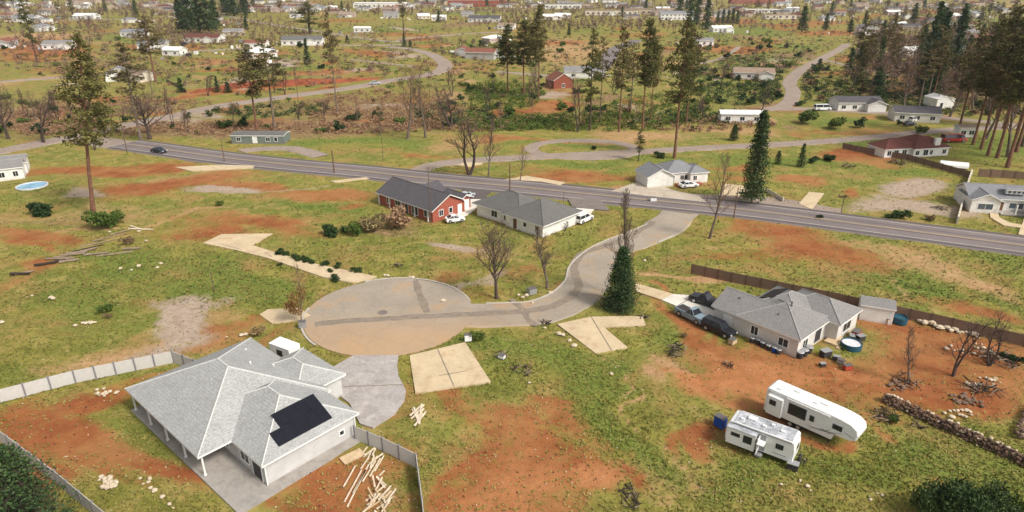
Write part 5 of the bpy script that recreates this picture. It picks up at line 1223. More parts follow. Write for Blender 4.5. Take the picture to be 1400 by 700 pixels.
# ------------------------------------------------------------------ vegetation
def cards(name, C_, S_, mat, seed, up=.0, asp=.55, parent=None):
    """many small leaf-sized faces; C_ centres (n,3), S_ sizes (n)"""
    r = np.random.default_rng(seed); n = len(C_)
    a = r.normal(size=(n,3)); a[:,2] *= .6; a /= np.linalg.norm(a, axis=1)[:,None]
    b_ = r.normal(size=(n,3)); b_ -= (a*b_).sum(1)[:,None]*a; b_ /= np.linalg.norm(b_, axis=1)[:,None]
    s = S_[:,None]; asp_ = asp*r.uniform(.7,1.3,(n,1))
    V = np.stack([C_-a*s*.5, C_+b_*s*asp_*.5, C_+a*s*.5, C_-b_*s*asp_*.5], 1).reshape(-1,3)
    me = bpy.data.meshes.new(name); me.vertices.add(4*n); me.vertices.foreach_set("co", V.astype(np.float32).ravel())
    me.loops.add(4*n); me.loops.foreach_set("vertex_index", np.arange(4*n, dtype=np.int32))
    me.polygons.add(n); me.polygons.foreach_set("loop_start", np.arange(0,4*n,4,dtype=np.int32)); me.polygons.foreach_set("loop_total", np.full(n,4,dtype=np.int32))
    me.update(calc_edges=True); me.materials.append(mat)
    o = bpy.data.objects.new(name, me); COL.objects.link(o)
    if parent: o.parent = parent
    return o
def pine_proto(seed, H, base, R_, ntw, card, mat, bark, sparse=.0, cone=False, name="pine_tree", dens=20, sweep=-.05, tr_=.0085):
    """ponderosa habit: long bare trunk, uneven whorls of boughs carrying needle tufts"""
    rnd = random.Random(seed); r = np.random.default_rng(seed)
    root = bpy.data.objects.new(name, None); COL.objects.link(root)
    tk = MB(); bend = rnd.uniform(-.012,.012); segs = 8; pp = []
    for i in range(segs+1):
        z = H*i/segs; pp.append(Vector((bend*z*math.sin(i*.8)*1.2, bend*z*math.cos(i*.7), z-(.3 if i == 0 else 0))))
    rr = [H*tr_*(1-.86*i/segs)+.03 for i in range(segs+1)]
    for i in range(segs): tk.tube(pp[i], pp[i+1], rr[i]*(1.35 if i == 0 else 1), rr[i+1], 8, 0, i == segs-1)
    cen, siz = [], []
    nb = int(ntw)
    for k in range(nb):
        f = (k+rnd.random())/nb; z = H*(base+(1-base)*f)
        prof = R_*(math.sin(min(1, (f+.12)*1.0)**.8*math.pi*.93)**.75*.95+.1)*rnd.uniform(.55,1.12)
        if cone: prof = R_*min(1, (1.05-f)*1.35+.05)*min(1, .55+f*2.4)*rnd.uniform(.55,1.1)
        elif f > .9: prof *= .8
        if rnd.random() < sparse: continue
        a = rnd.uniform(0,6.28); i = min(segs-1, int(z/H*segs)); t_ = z/H*segs-i; p0 = pp[i].lerp(pp[i+1], t_)
        rise = rnd.uniform(-.18,.32)+sweep+(.35 if f > .75 else 0)
        tip = p0+Vector((math.cos(a)*prof, math.sin(a)*prof, prof*rise))
        tk.tube(p0, tip, .045*H/20*(1-.6*f)+.02, .015, 4, 0, False)
        m_ = max(3, int(dens*prof/R_))
        for j in range(m_):
            u = rnd.uniform(.28,1.03)**.8; q = p0.lerp(tip, u); sp_ = .16*prof+.25
            cpos = (q.x+rnd.gauss(0,sp_*.8), q.y+rnd.gauss(0,sp_*.8), q.z+rnd.gauss(0,sp_*.42)+.1)
            kk = 5
            for _ in range(kk): cen.append((cpos[0]+rnd.gauss(0,.22), cpos[1]+rnd.gauss(0,.22), cpos[2]+rnd.gauss(0,.16))); siz.append(card*rnd.uniform(.6,1.35))
    # dead stubs below the crown
    for k in range(7):
        z = H*base*rnd.uniform(.45,1); a = rnd.uniform(0,6.28); l_ = rnd.uniform(.5,1.6); tk.tube((0,0,z),(math.cos(a)*l_,math.sin(a)*l_,z-.1),.03,.01,3,0,False)
    tk.build("trunk", bark, root)
    cards("crown", np.array(cen), np.array(siz), mat, seed, parent=root)
    root["H"] = H; root["R"] = R_
    return root
def fir_proto(seed, H, R_, mat, bark, base=.08, name="fir_tree", n=2600, card=.42, point=.9, layers=True):
    rnd = random.Random(seed); root = bpy.data.objects.new(name, None); COL.objects.link(root)
    tk = MB(); tk.tube((0,0,-.3),(0,0,H*.97),H*.014+.05,.03,7); cen, siz = [], []
    nb = int(n/16)
    for k in range(nb):
        f = ((k+rnd.random())/nb)**1.0; z = H*(base+(1-base)*f); r_ = R_*((1-f)**point)*rnd.uniform(.72,1.15)+.12
        a = rnd.uniform(0,6.28); tip = Vector((math.cos(a)*r_, math.sin(a)*r_, z-.22*r_))
        if r_ > .5: tk.tube((0,0,z),tip,.03,.01,3,0,False)
        for j in range(16):
            u = rnd.random()**.55; q = Vector((0,0,z)).lerp(tip, u); w_ = .18+.12*r_
            cen.append((q.x+rnd.gauss(0,w_), q.y+rnd.gauss(0,w_), q.z+rnd.gauss(0,w_*.45))); siz.append(card*rnd.uniform(.6,1.3))
    tk.build("trunk", bark, root); cards("crown", np.array(cen), np.array(siz), mat, seed, parent=root)
    root["H"] = H; root["R"] = R_
    return root
def bare_proto(seed, H, spread, bark, twig, depth=4, name="bare_tree", first=.3, upright=.5, r0=None, nb=14, forks=1):
    """winter tree: leader(s) with limbs along them, each limb breaking up into finer branches"""
    rnd = random.Random(seed); root = bpy.data.objects.new(name, None); COL.objects.link(root)
    tk = MB(); tw = MB(); r0 = r0 or H*.016; ext = [0]
    def limb(p, d, l_, r_, k, mb):
        n = 3; q = p; pts = [p]
        for i in range(n):
            d = (d + Vector((rnd.gauss(0,.13), rnd.gauss(0,.13), .10*upright+rnd.gauss(0,.05)))).normalized(); q2 = q + d*(l_/n)
            ra, rb_ = r_*(1-i/n*.75), r_*(1-(i+1)/n*.75); (tk if k < 2 else tw).tube(q, q2, max(ra,.012), max(rb_,.010), 5 if k < 2 else 3, 0, False); q = q2; pts.append(q)
        ext[0] = max(ext[0], math.hypot(q.x, q.y))
        if k >= depth: return
        m_ = {1:6, 2:5, 3:4}.get(k, 3)
        for j in range(m_):
            u = .25+.75*(j+rnd.random())/m_; i = min(n-1, int(u*n)); st_ = pts[i].lerp(pts[i+1], u*n-i)
            ax = Vector((rnd.gauss(0,1), rnd.gauss(0,1), rnd.gauss(0,.6)+.15)).normalized(); nd_ = (d*1.0 + ax*.85).normalized()
            limb(st_, nd_, l_*rnd.uniform(.36,.6)*(1.15-.4*u), r_*.42, k+1, mb)
    for f_ in range(forks):
        segs = 7; p = Vector((0,0,-.2)); d = Vector((rnd.gauss(0,.05)+(.22*(f_*2-1) if forks > 1 else 0), rnd.gauss(0,.05), 1)).normalized(); pts = [p]; Hh = H*(1 if f_ == 0 else .85)
        for i in range(segs):
            q = p + d*(Hh/segs); tk.tube(p, q, r0*(1-.8*i/segs)*(1.3 if i == 0 else 1), r0*(1-.8*(i+1)/segs), 7, 0, False); p = q; pts.append(p); d = (d+Vector((rnd.gauss(0,.07), rnd.gauss(0,.07), .05))).normalized()
        for j in range(nb):
            u = first+(1-first)*(j+rnd.random()*.8)/nb; i = min(segs-1, int(u*segs)); st_ = pts[i].lerp(pts[i+1], u*segs-i)
            a = j*2.4+rnd.uniform(-.5,.5); el = upright*.9+.25+u*.5; dd = Vector((math.cos(a)*math.cos(el), math.sin(a)*math.cos(el), math.sin(el)))
            limb(st_, dd, H*spread*(1.15-.75*u)*rnd.uniform(.7,1.15), r0*.45*(1.2-.8*u), 1, tw)
    zs = max(v[2] for v in tw.v)
    tk.build("trunk", bark, root); tw.build("branches", twig, root); root["H"] = zs; root["R"] = ext[0]*.9
    return root
def bush_proto(seed, R_, H, mat, n=900, card=.22, name="shrub", lobes=7):
    r = np.random.default_rng(seed); L_ = r.normal(size=(lobes,3))*np.array([R_*.42,R_*.42,H*.14])+np.array([0,0,H*.45]); L_[:,2] = np.clip(L_[:,2], H*.2, H*.8)
    sz = r.uniform(.35,.62,lobes)*R_
    k = r.integers(0,lobes,n); d = r.normal(size=(n,3)); d /= np.linalg.norm(d,axis=1)[:,None]; d *= (r.random(n)**.4)[:,None]
    C_ = L_[k] + d*sz[k][:,None]*np.array([1,1,H/R_*.55]); C_[:,2] = np.maximum(C_[:,2], .02)
    o = cards(name, C_, card*r.uniform(.6,1.4,n), mat, seed); o["H"] = H; o["R"] = R_; return o
USED = set()
def place(proto, x, y, h=None, w_=None, rz=None, label='', cat='', group=None, lean=0):
    """first use moves the model itself, later uses copy it with its parts"""
    if proto.name in USED: o = copy_tree(proto)
    else: o = proto; USED.add(proto.name)
    H, R_ = proto["H"], proto["R"]
    sz = (h or H)/H; sx = (w_/2/R_) if w_ else sz
    o.location = (x, y, float(hgt(x, y))); o.scale = (sx, sx, sz); o.rotation_euler = (0, lean, random.uniform(0, 6.28) if rz is None else rz)
    tag(o, label, cat, group)
    for k in ("H", "R"):
        pass
    return o
PN = [pine_proto(1, 32, .40, 5.0, 115, .5, M['needle'], M['bark'], .05, True, dens=26, tr_=.0115), pine_proto(2, 30, .42, 3.6, 95, .55, M['needle'], M['bark'], .1, dens=24),
      pine_proto(3, 30, .5, 3.2, 60, .55, M['needle_warm'], M['bark_grey'], .3, dens=15), pine_proto(4, 28, .3, 2.6, 70, .5, M['needle'], M['bark_dark'], .1, dens=18),
      pine_proto(5, 30, .42, 3.4, 64, .55, M['needle_warm'], M['bark'], .2, dens=17)]
FR = [fir_proto(11, 14, 3.0, M['fir'], M['bark_dark'], .02, n=15000, card=.34, point=.62), fir_proto(12, 20, 2.9, M['fir'], M['bark_grey'], .08, n=9000, card=.48, point=.5), fir_proto(13, 16, 2.6, M['fir'], M['bark_dark'], .03, n=2600, card=.6, point=.65),
      fir_proto(14, 18, 2.6, M['fir'], M['bark_dark'], .1, n=2600, card=.65, point=.6)]
BT = [bare_proto(21, 9, .72, M['bark_dark'], M['twig'], 4, first=.3, upright=.4, nb=20, r0=.3), bare_proto(22, 14, .30, M['bark_grey'], M['twig'], 4, first=.22, upright=.75, nb=18, r0=.26), bare_proto(23, 13, .42, M['bark_grey'], M['twig_warm'], 3, first=.25, upright=.6, nb=16),
      bare_proto(24, 12, .34, M['bark_dark'], M['twig'], 3, first=.3, upright=.55, nb=12, forks=2)]
BS = [bush_proto(31, 1.0, 1.3, M['leaf'], 1100, .2), bush_proto(32, 1.0, 1.2, M['leaf_dark'], 1000, .22), bush_proto(33, 1.0, 1.0, M['leaf_brown'], 700, .22), bush_proto(34, 1.0, 1.5, M['leaf_dark'], 350, .4), bush_proto(35, 1.0, 1.3, M['leaf'], 350, .4),
      bush_proto(36, 1.0, 1.2, M['leaf_brown'], 300, .4), bush_proto(37, 1.0, 1.9, M['leaf_rust'], 700, .2), bush_proto(38, 1.0, 1.4, M['fir'], 5000, .11, lobes=11)]
def tree(kind, i, px, by, ty, wpx, label, cat='tree', group=None, rz=None, x_=None):
    P = g(px, by); h = height_for(*P, ty); w_ = mpp(*P)*wpx
    w_ *= {'f': 1.12 if i < 2 else .9, 'p': .88, 'b': 1.15}[kind]
    return place({'p':PN,'f':FR,'b':BT}[kind][i], P[0], P[1], h, w_, rz, label, {'p':'pine tree','f':'evergreen tree','b':'bare tree'}[kind], group)
def shrub(i, px, py, rpx, label, group=None, hf=1.0):
    P = g(px, py); w_ = mpp(*P)*rpx*2
    return place(BS[i], P[0], P[1], w_/2*BS[i]["H"]*hf, w_, None, label, 'bush', group)

# the trees one can tell apart: kind, model, base x, base y, top y, width
for rec in [
 ('p',0,128,294,44,82,'tallest pine, on the left, with a long bare lower trunk and dense crown'),
 ('p',3,51,84,-4,20,'narrow dark ragged pine at the far upper left'),
 ('p',2,193,192,60,50,'thin pale pine right of the tallest one with a see-through crown'),
 ('p',4,213,112,22,42,'warm brown pine rising behind the white roofed outbuilding at upper left'),
 ('p',2,376,178,55,46,'sparse pine above the curving back road, left one of the close pair'),
 ('p',4,352,182,62,44,'sparse pine left of the close pair above the curving back road'),
 ('p',2,461,155,12,26,'very tall thin pine with a small crown beside the curving back road'),
 ('p',3,424,46,4,40,'broad dark green pine behind the wide white house'),
 ('p',3,552,45,-30,14,'slim dark trunked tree in the far field at top centre'),
 ('p',1,694,126,34,32,'green pine at the left of the middle pines'),
 ('p',1,716,131,28,36,'green pine second from the left of the middle pines'),
 ('p',1,736,137,8,30,'taller pine third from the left of the middle pines'),
 ('p',3,806,178,42,28,'dense narrow pine rising right of the red barn'),
 ('p',2,820,166,52,22,'thin pine close behind the dense narrow one right of the red barn'),
 ('p',4,846,180,38,32,'brownish pine in the gap right of the dense narrow pine'),
 ('p',2,862,150,60,24,'short crowned pine between two taller brown pines'),
 ('p',1,878,178,28,36,'tall full pine left of centre in the right group of middle pines'),
 ('p',4,889,168,50,22,'thin pine leaning against the tall full one'),
 ('p',0,922,216,24,54,'biggest of the middle pines with twin looking red brown trunk behind the small white house'),
 ('p',4,938,168,40,34,'brown pine just right of the biggest middle pine'),
 ('f',1,1027,279,152,30,'tall narrow dark evergreen beside the tan drive across the highway'),
 ('f',2,1095,228,196,14,'small pointed evergreen in the bright green field'),
 ('f',2,1063,224,206,12,'tiny evergreen left of the small pointed one in the green field'),
 ('p',3,873,220,178,15,'short young pine left of the small white house across the highway'),
 ('f',0,847,421,338,42,'dense dark green conical evergreen at the bend of the side road'),
 ('f',1,1003,192,170,11,'small dark evergreen on the tan verge right of the middle pines'),
 ('b',0,679,408,296,84,'wide spreading bare tree above the turning circle'),
 ('b',1,748,394,312,52,'slim bare tree right of the wide spreading one'),
 ('b',1,852,404,250,54,'tall bare tree rising right behind the conical evergreen'),
 ('b',2,970,326,202,62,'tall orange tinted bare tree on the highway verge with low forked limb'),
 ('b',3,642,238,150,66,'dark forked bare tree above the brick house'),
 ('b',1,668,241,160,36,'bare tree just right of the dark forked one'),
 ('b',2,711,247,195,26,'small bare tree on the pale pad beside the highway'),
 ('b',2,557,190,92,66,'tall brown bare tree in the brush left of middle'),
 ('b',2,582,188,84,56,'second brown bare tree in the brush left of middle'),
 ('b',3,616,176,110,56,'dark bare tree in the brush above the forked one'),
 ('b',0,205,190,118,90,'low spreading bare tree by the back road junction at left'),
 ('b',0,12,190,112,70,'dark bare tree at the left edge in the brush'),
 ('b',3,130,205,180,22,'small bare tree in the field right under the tallest pine crown'),
 ('b',3,790,180,96,30,'slim bare brown tree between red barn and dense narrow pine'),
 ('b',1,1240,524,448,34,'pale barkless snag in the debris at right'),
 ('b',3,1303,514,420,50,'thin dark bare tree below the boulder row'),
 ('b',3,1352,500,430,50,'crooked dark bare tree among the grey debris'),
 ('b',3,60,195,125,50,'grey bare tree in the brush at left'),
 ('b',1,770,322,300,20,'small bare sapling at the right front of the cream house'),
]:
    k, i, px, by, ty, wp, lab = rec
    o_ = tree(k, i, px, by, ty, wp, lab)
    if (px, by) == (128, 294):      # leans a little to the right
        X_, Y_ = g(px, by); h_ = height_for(X_, Y_, ty); a_ = min(np.linspace(0, .25, 60), key=lambda q: abs(proj(X_+math.sin(q)*h_, Y_, math.cos(q)*h_)[0]-104)); o_.rotation_euler = (0, float(a_), 0)
# little rust coloured tree, left of the turning circle: a bare top over rusty leaves
P = g(412, 441); rt = place(BT[2], P[0], P[1], height_for(*P, 356), mpp(*P)*34, 1.0, 'small rusty leaved tree left of the turning circle', 'tree')
P0_ = MB(); ru = bush_proto(77, 1.0, 1.9, M['leaf_gold'], 1100, .13, "crown")
ru.parent = rt; ru.scale = (1.9/rt.scale[0], 1.9/rt.scale[1], 4.6/1.9/rt.scale[2]); ru.location = (0, 0, 1.2/rt.scale[2])
del ru["H"]; del ru["R"]
# grove of tall pines at the right edge
for n_, (px, by, ty, wp, i) in enumerate([(1309,184,40,44,4),(1330,198,26,50,0),(1341,204,10,50,1),(1350,213,40,52,4),(1363,216,16,64,0),(1377,229,6,70,1),(1389,208,-5,60,0),(1402,196,4,60,1),(1372,176,14,50,4),(1420,232,-20,80,0)]):
    tree('p', i, px, by, ty, wp, ['leftmost trunk of the tall pine grove at the right edge','second trunk from the left in the right edge pine grove','third trunk from the left in the right edge pine grove','trunk low in the middle of the right edge pine grove','stout pine right of the middle of the right edge grove','nearest pine of the right edge grove just above the dark fence','dark pine at the right side of the right edge grove','pine half cut off by the right edge of the picture','pine standing behind the others in the right edge grove','pine at the very edge above the white gabled house'][n_], group='tall pines of the right edge grove')
for px, by, ty, wp in [(1352,170,84,70),(1392,178,78,70),(1298,160,96,50),(1330,150,90,50),(1236,150,88,44),(1378,214,78,80),(1347,190,92,64),(1398,200,70,80),(1210,120,70,40),(1185,110,66,36),(1250,100,52,44),(1290,78,36,40),(1325,108,60,44),(1200,70,34,36),(1165,120,80,30)]:
    tree('b', 2, px, by, ty, wp, 'purplish brown bare tree standing among the wooded far right slope', group='bare trees of the far right slope')
for px, by, ty, wp, lab in [(1262,118,2,26,'tall dark fir above the wooded right slope'),(1272,130,16,26,'second tall dark fir right behind the tallest of the right slope'),(1258,132,66,26,'lower dark fir at the foot of the tall firs on the right slope'),(1300,100,12,26,'dark evergreen left of the red bank on the right'),(1283,60,10,24,'green evergreen near the top of the right slope'),
                      (1312,48,4,20,'slim dark fir at the top right'),(1180,42,14,8,'very slim black cypress like tree right of centre hill'),(1128,42,18,12,'dark conical fir beside the blue roofed house'),(1096,44,8,18,'dark ragged conifer above the hill road'),(1248,32,4,14,'small fir in the upper right houses')]:
    tree('f', 3, px, by, ty, wp, lab)
for n_, (px, by, ty, wp) in enumerate([(250,44,-16,22),(262,46,-20,26),(274,44,-6,26),(286,45,-14,28),(296,42,0,20),(310,20,-14,22),(320,22,-12,22),(335,20,-10,22)]):
    tree('f', 3, px, by, ty, wp, 'tall dark fir in the tight cluster above the sprawling brown roofed house' if n_ < 5 else 'dark fir behind the tan house in the upper left', group='firs of the upper left cluster' if n_ < 5 else 'firs behind the tan house')
for n_, (px, by, ty, wp) in enumerate([(929,22,-20,14),(943,36,-16,18),(952,34,-10,16),(965,40,-4,18),(981,32,16,9),(988,32,12,9),(995,32,13,9),(1001,32,11,9),(1007,33,14,9)]):
    tree('f', 2, px, by, ty, wp, 'tall dark fir in the clump right of the white two storey building' if n_ < 4 else 'small pointed dark fir in the row above the white roofed house', group='dark fir clump' if n_ < 4 else 'row of pointed firs')
for px, by, ty, wp, lab in [(421,88,52,12,'small dark conifer at the near side of the wide white house'),(553,64,44,8,'tiny black cypress by the far lane'),(561,64,54,8,'tiny dark fir right of the black cypress'),(475,58,48,8,'tiny fir by the far lane'),(187,24,-6,9,'narrow very dark fir in front of the upper left houses'),(778,48,32,7,'tiny dark fir in the tan field'),(600,30,14,10,'small round dark fir by the cottages'),
                      (337,40,24,10,'small dark fir between tan houses'),(248,126,106,14,'dark evergreen on the slope above the back road'),(298,126,104,10,'pointed evergreen left of two by the red bank'),(312,126,112,14,'rounded evergreen right of two by the red bank'),(1120,95,80,14,'dark evergreen beside the hill road curve')]:
    tree('f', 2, px, by, ty, wp, lab)
# conspicuous shrubs
for rec in [
 (0,137,310,22,'wide dark green bush at the foot of the tallest pine',None),(0,160,305,14,'lower bush right of the tallest pine foot',None),(1,57,292,17,'round dark green bush in the left meadow',None),(0,141,427,11,'small bright green bush in the left gravelly meadow',None),(2,146,434,7,'small dry bush under the bright green one',None),
 (2,171,334,12,'tall dry brown bush in the upper left meadow',None),(0,303,280,6,'small green bush in the middle of the left field',None),(2,357,456,12,'olive brown bush left of the turning circle',None),(0,650,463,12,'olive bush beside the white box at the tan driveway',None),
 (1,453,320,14,'round dark green bush in the field left of the brick house',None),(0,488,318,14,'bright green bush in front of the brick house porch',None),(1,470,316,8,'small dark bush between two larger ones left of the brick house',None),
 (1,553,300,6,'dark round bush below the brick house wall',None),(2,545,306,26,'pale brown brush mound in front of the brick house',None),(2,516,312,22,'low brown brush left of the brick house mound',None),
 (1,901,214,8,'round dark shrub behind the small white house',None),(0,1103,169,16,'green bush by the grassy field below the hill road',None),(0,1140,176,14,'bright bush left of the brown field strip',None),(1,1133,219,9,'dark rounded bush in the bright green field',None),(1,1113,221,8,'smaller bush beside the dark rounded one in the green field',None),
 (1,1232,298,12,'dark green juniper at the front of the dark gravel lot',None),(1,1213,297,6,'small dark bush left of the juniper',None),(0,1262,182,9,'green bush left of the brown roofed house',None),
 (1,1390,495,10,'low green plant by the right edge fence',None),(1,1375,490,9,'low green plant among the grey debris',None),
 (7,1290,712,36,'large dark evergreen shrub at the lower right corner',None),(7,1335,716,30,'second large evergreen shrub at the lower right corner',None),(7,1366,708,20,'smaller evergreen shrub right in the lower right corner',None),(0,1390,712,18,'brownish green shrub in the very lower right corner',None),
 (0,1155,478,5,'small green plant below the pale covered tub',None),(1,1120,297,5,'little dark bush beside the highway',None),(2,1212,568,9,'tuft of dry weeds left of the stone wall',None),(0,1223,575,8,'low green plant left of the stone wall',None),(2,932,460,7,'dry weed clump by the dark stick piles',None),
 (5,1270,300,8,'dry clump at the front of the gravel lot',None),(1,812,203,5,'dark shrub in the island of the loop road',None),
]:
    i, px, py, r_, lab, grp = rec; shrub(i, px, py+1, r_, lab, grp, 1.0 if py < 700 else 1.7)
for n_, (px, py, r_) in enumerate([(383,347,7),(389,349,7),(405,354,7),(412,357,7),(419,358,6),(426,360,6),(444,363,7),(463,366,7),(487,372,8),(452,372,5),(459,383,8),(383,363,4)]):
    shrub(1, px, py, r_, 'dark round bush in the loose row along the pale driveway' , 'bushes along the pale driveway')
# big evergreen at the lower left corner
P = g(45, 742); h_ = height_for(*P, 612); place(fir_proto(15, 8, 3.2, M['fir'], M['bark_dark'], .02, n=9000, card=.26, point=.5), P[0], P[1], h_, mpp(*P)*118, .4, 'big rounded dark evergreen at the lower left corner behind the pale fence', 'evergreen tree')

RP = [(np.array([[p.x, p.y] for p in l_]), w_) for l_, w_ in ROADS]
def on_road(x, y, m_=1.0): return any(np.min(np.hypot(q[:,0]-x, q[:,1]-y)) < w_/2+m_ for q, w_ in RP)
# wood of pines fading up the far slope and among the houses
rt_ = random.Random(44)
def zone(px, py):
    xs = ('beyond the tallest pine','around the dark fir cluster','by the long white warehouse','above the middle pines','around the white two storey building','above the hill road','on the wooded far right slope')
    i = 0 if px < 200 else 1 if px < 350 else 2 if px < 600 else 3 if px < 820 else 4 if px < 1020 else 5 if px < 1190 else 6
    return xs[i], i
tall = []
for k in range(300):
    r_ = rt_.random()
    if r_ < .5: px = rt_.uniform(1160,1400); py = rt_.uniform(6,150)
    elif r_ < .65: px = rt_.uniform(0,340); py = rt_.uniform(4,34)
    else: px = rt_.uniform(0,1400); py = rt_.uniform(3,26)
    if any(math.hypot(px-a, (py-b_)*3) < 11 for a, b_ in tall): continue
    tall.append((px, py))
for px, py in tall:
    P = g(px, py)
    if on_road(*P, 2): continue
    zn, zi = zone(px, py); q = rt_.random(); h_ = rt_.uniform(10, 25)
    if q < .28: place(rt_.choice([PN[3], PN[4], PN[2]]), P[0], P[1], h_*1.15, rt_.uniform(5,8), None, 'distant pine '+zn, 'pine tree', 'distant pines '+zn)
    elif q < .50: place(rt_.choice([FR[2], FR[3]]), P[0], P[1], h_*.8, rt_.uniform(4.5,7), None, 'distant dark fir '+zn, 'evergreen tree', 'distant firs '+zn)
    else: place(rt_.choice([BT[2], BT[3]]), P[0], P[1], h_*.55, rt_.uniform(8,13), None, 'distant bare tree '+zn, 'bare tree', 'distant bare trees '+zn)
# bare trees and saplings in the brush
for k in range(62):
    px = rt_.choice([rt_.uniform(0,600), rt_.uniform(600,1060), rt_.uniform(1180,1400)]); py = rt_.uniform(120,186) if px < 1060 else rt_.uniform(90,150)
    P = g(px, py); place(rt_.choice([BT[2], BT[3], BT[3]]), P[0], P[1], rt_.uniform(5,12), rt_.uniform(4,8), None, 'bare brown sapling in the brush ' + ('left of the middle pines' if px < 600 else 'under the middle pines' if px < 1060 else 'of the far right slope'), 'bare tree',
        'bare saplings ' + ('left' if px < 600 else 'middle' if px < 1060 else 'right'))
# scrub: countable bushes of the middle distance
bushes = []
def bz(px, py):
    if px < 620: return 'in the brush band left of the middle pines' if py > 110 else 'on the far slope left of the middle pines'
    if px < 960: return 'under the middle pines' if py > 110 else 'in the tan field behind the middle pines'
    if px < 1100: return 'on the green scrub slope left of the hill road'
    return 'right of the hill road'
for (n_, x0, x1, y0, y1) in [(60,0,600,128,186),(50,600,960,105,180),(78,950,1110,55,150),(46,1100,1400,90,182),(24,0,620,40,110),(18,640,960,50,110)]:
    for k in range(n_): bushes.append((rt_.uniform(x0,x1), rt_.uniform(y0,y1)))
for px, py in bushes:
    P = g(px, py)
    if on_road(*P, 1.5): continue
    i = rt_.choice([3,3,4,5] if px > 600 else [3,4,5,5]); w_ = rt_.uniform(1.6,4.6) * (1.25 if py < 100 else 1); zn = bz(px, py)
    col_ = 'dry brown' if i == 5 else 'dark green' if i == 3 else 'olive green'
    place(BS[i], P[0], P[1], w_*rt_.uniform(.4,.8), w_, None, col_+' bush scattered '+zn, 'bush', col_+' bushes '+zn)
# undergrowth that reads as one mass
def mass(name, zones, mat, label, seed, dens=1.0, hh=(.8,2.2), card=.55):
    r = np.random.default_rng(seed); cen, siz = [], []
    for (px, py, rx, ry, n) in zones:
        for k in range(int(n*dens)):
            a, q = r.uniform(0,6.28), r.random()**.5
            P = g(px+rx*q*math.cos(a), py+ry*q*math.sin(a)); R_ = r.uniform(.7,1.9)
            if on_road(*P, 1.6): continue
            H_ = r.uniform(*hh); z0 = float(hgt(*P))
            m_ = int(26*R_)
            d = r.normal(size=(m_,3)); d /= np.linalg.norm(d,axis=1)[:,None]; d *= (r.random(m_)**.4)[:,None]
            C_ = np.array([P[0],P[1],z0+H_*.4]) + d*np.array([R_,R_,H_*.6]); C_[:,2] = np.maximum(C_[:,2], z0+.03)
            cen.append(C_); siz.append(card*r.uniform(.6,1.4,m_))
    o = cards(name, np.concatenate(cen), np.concatenate(siz), mat, seed); tag(o, label, kind='stuff')
# town clutter: winter thickets between the far houses
mass("dry_brush", [(200,12,230,10,800),(600,11,300,9,900),(1050,12,300,10,900),(200,30,200,12,200),(900,30,300,12,300),(1300,60,130,60,1500),(300,46,130,20,260),(60,40,90,30,160),(780,30,120,12,160)], M['thicket'], 'brown winter thickets between the distant houses', 54, hh=(2.5,7.5), card=1.1)
mass("undergrowth", [(690,130,55,20,330),(640,66,55,12,110),(690,168,70,12,260),(560,118,30,6,30),(820,168,120,12,260),(900,150,70,20,200)], M['leaf'], 'green thicket of low bushes below the red barn and middle pines', 51)
mass("undergrowth", [(360,150,90,12,110),(620,155,60,16,110),(1010,110,60,35,330),(1070,120,40,30,160),(1180,130,90,22,220),(1290,135,110,26,260),(960,160,60,12,120)], M['leaf_dark'], 'dark green scrub covering the slopes around the hill road', 52)
mass("dry_brush", [(300,176,300,9,420),(520,150,110,26,420),(60,165,80,20,220),(200,150,120,14,160),(640,170,90,10,160),(1290,110,110,34,330),(950,170,110,10,160),(1300,50,100,24,160)], M['leaf_brown'], 'dry brown brush filling the hollow beyond the highway', 53, hh=(.5,1.6))
mass("dry_brush", [(350,75,360,45,520),(820,70,300,45,380),(1100,70,160,50,260),(150,60,160,50,260),(560,60,200,40,200)], M['thicket'], 'thin winter thickets scattered over the far slopes', 59, hh=(1.2,4.5), card=.7)
mass("low_scrub", [(350,80,350,45,420),(850,75,260,40,320),(1100,90,150,50,420),(1250,100,150,50,300),(300,30,330,20,260),(1000,22,400,16,320)], M['leaf_dark'], 'small dark scrub dotted over the far slopes', 57, hh=(.5,1.3), dens=1.0, card=.5)
mass("low_scrub", [(500,60,500,45,650),(800,90,300,50,300),(1050,90,200,50,300)], M['leaf'], 'small green scrub dotted over the far slopes', 58, hh=(.4,1.1), card=.5)
# grass and weed tufts over the near meadow
def tufts(name, n, mat, seed, key, label, s0, s1, ymax=250, ylow=712):
    r = np.random.default_rng(seed); py = r.uniform(ymax, ylow, n*3); px = r.uniform(-170, 1570, n*3)
    r0 = (px-700); r1 = (350-py)*_s+F_PX*_c; r2 = (350-py)*_c-F_PX*_s; t_ = -CAM_H/r2; X, Y = r0*t_, r1*t_
    ix = np.clip(np.searchsorted(cols, X), 0, nx-1); iy = np.clip(np.searchsorted(rows, Y), 0, ny-1)
    bare = np.maximum(np.maximum(mask['r'], mask['t']), np.maximum(mask['o'], mask['w']))[iy, ix]; lush_ = mask['g'][iy, ix]
    pr = (.75-.7*bare) if key == 'dry' else (.22+.75*lush_-.5*bare)
    keep = r.random(n*3) < pr
    # nothing grows through paving or houses
    for i_, q in enumerate(KEEP): keep &= ~inside(q, X, Y)
    X, Y = X[keep][:n], Y[keep][:n]; m_ = len(X)
    C_ = np.stack([np.repeat(X,3)+r.normal(0,.08,3*m_), np.repeat(Y,3)+r.normal(0,.08,3*m_), np.full(3*m_,.06)+r.random(3*m_)*.05], 1)
    o = cards(name, C_, r.uniform(s0,s1,3*m_), mat, seed, asp=.45); tag(o, label, kind='stuff')
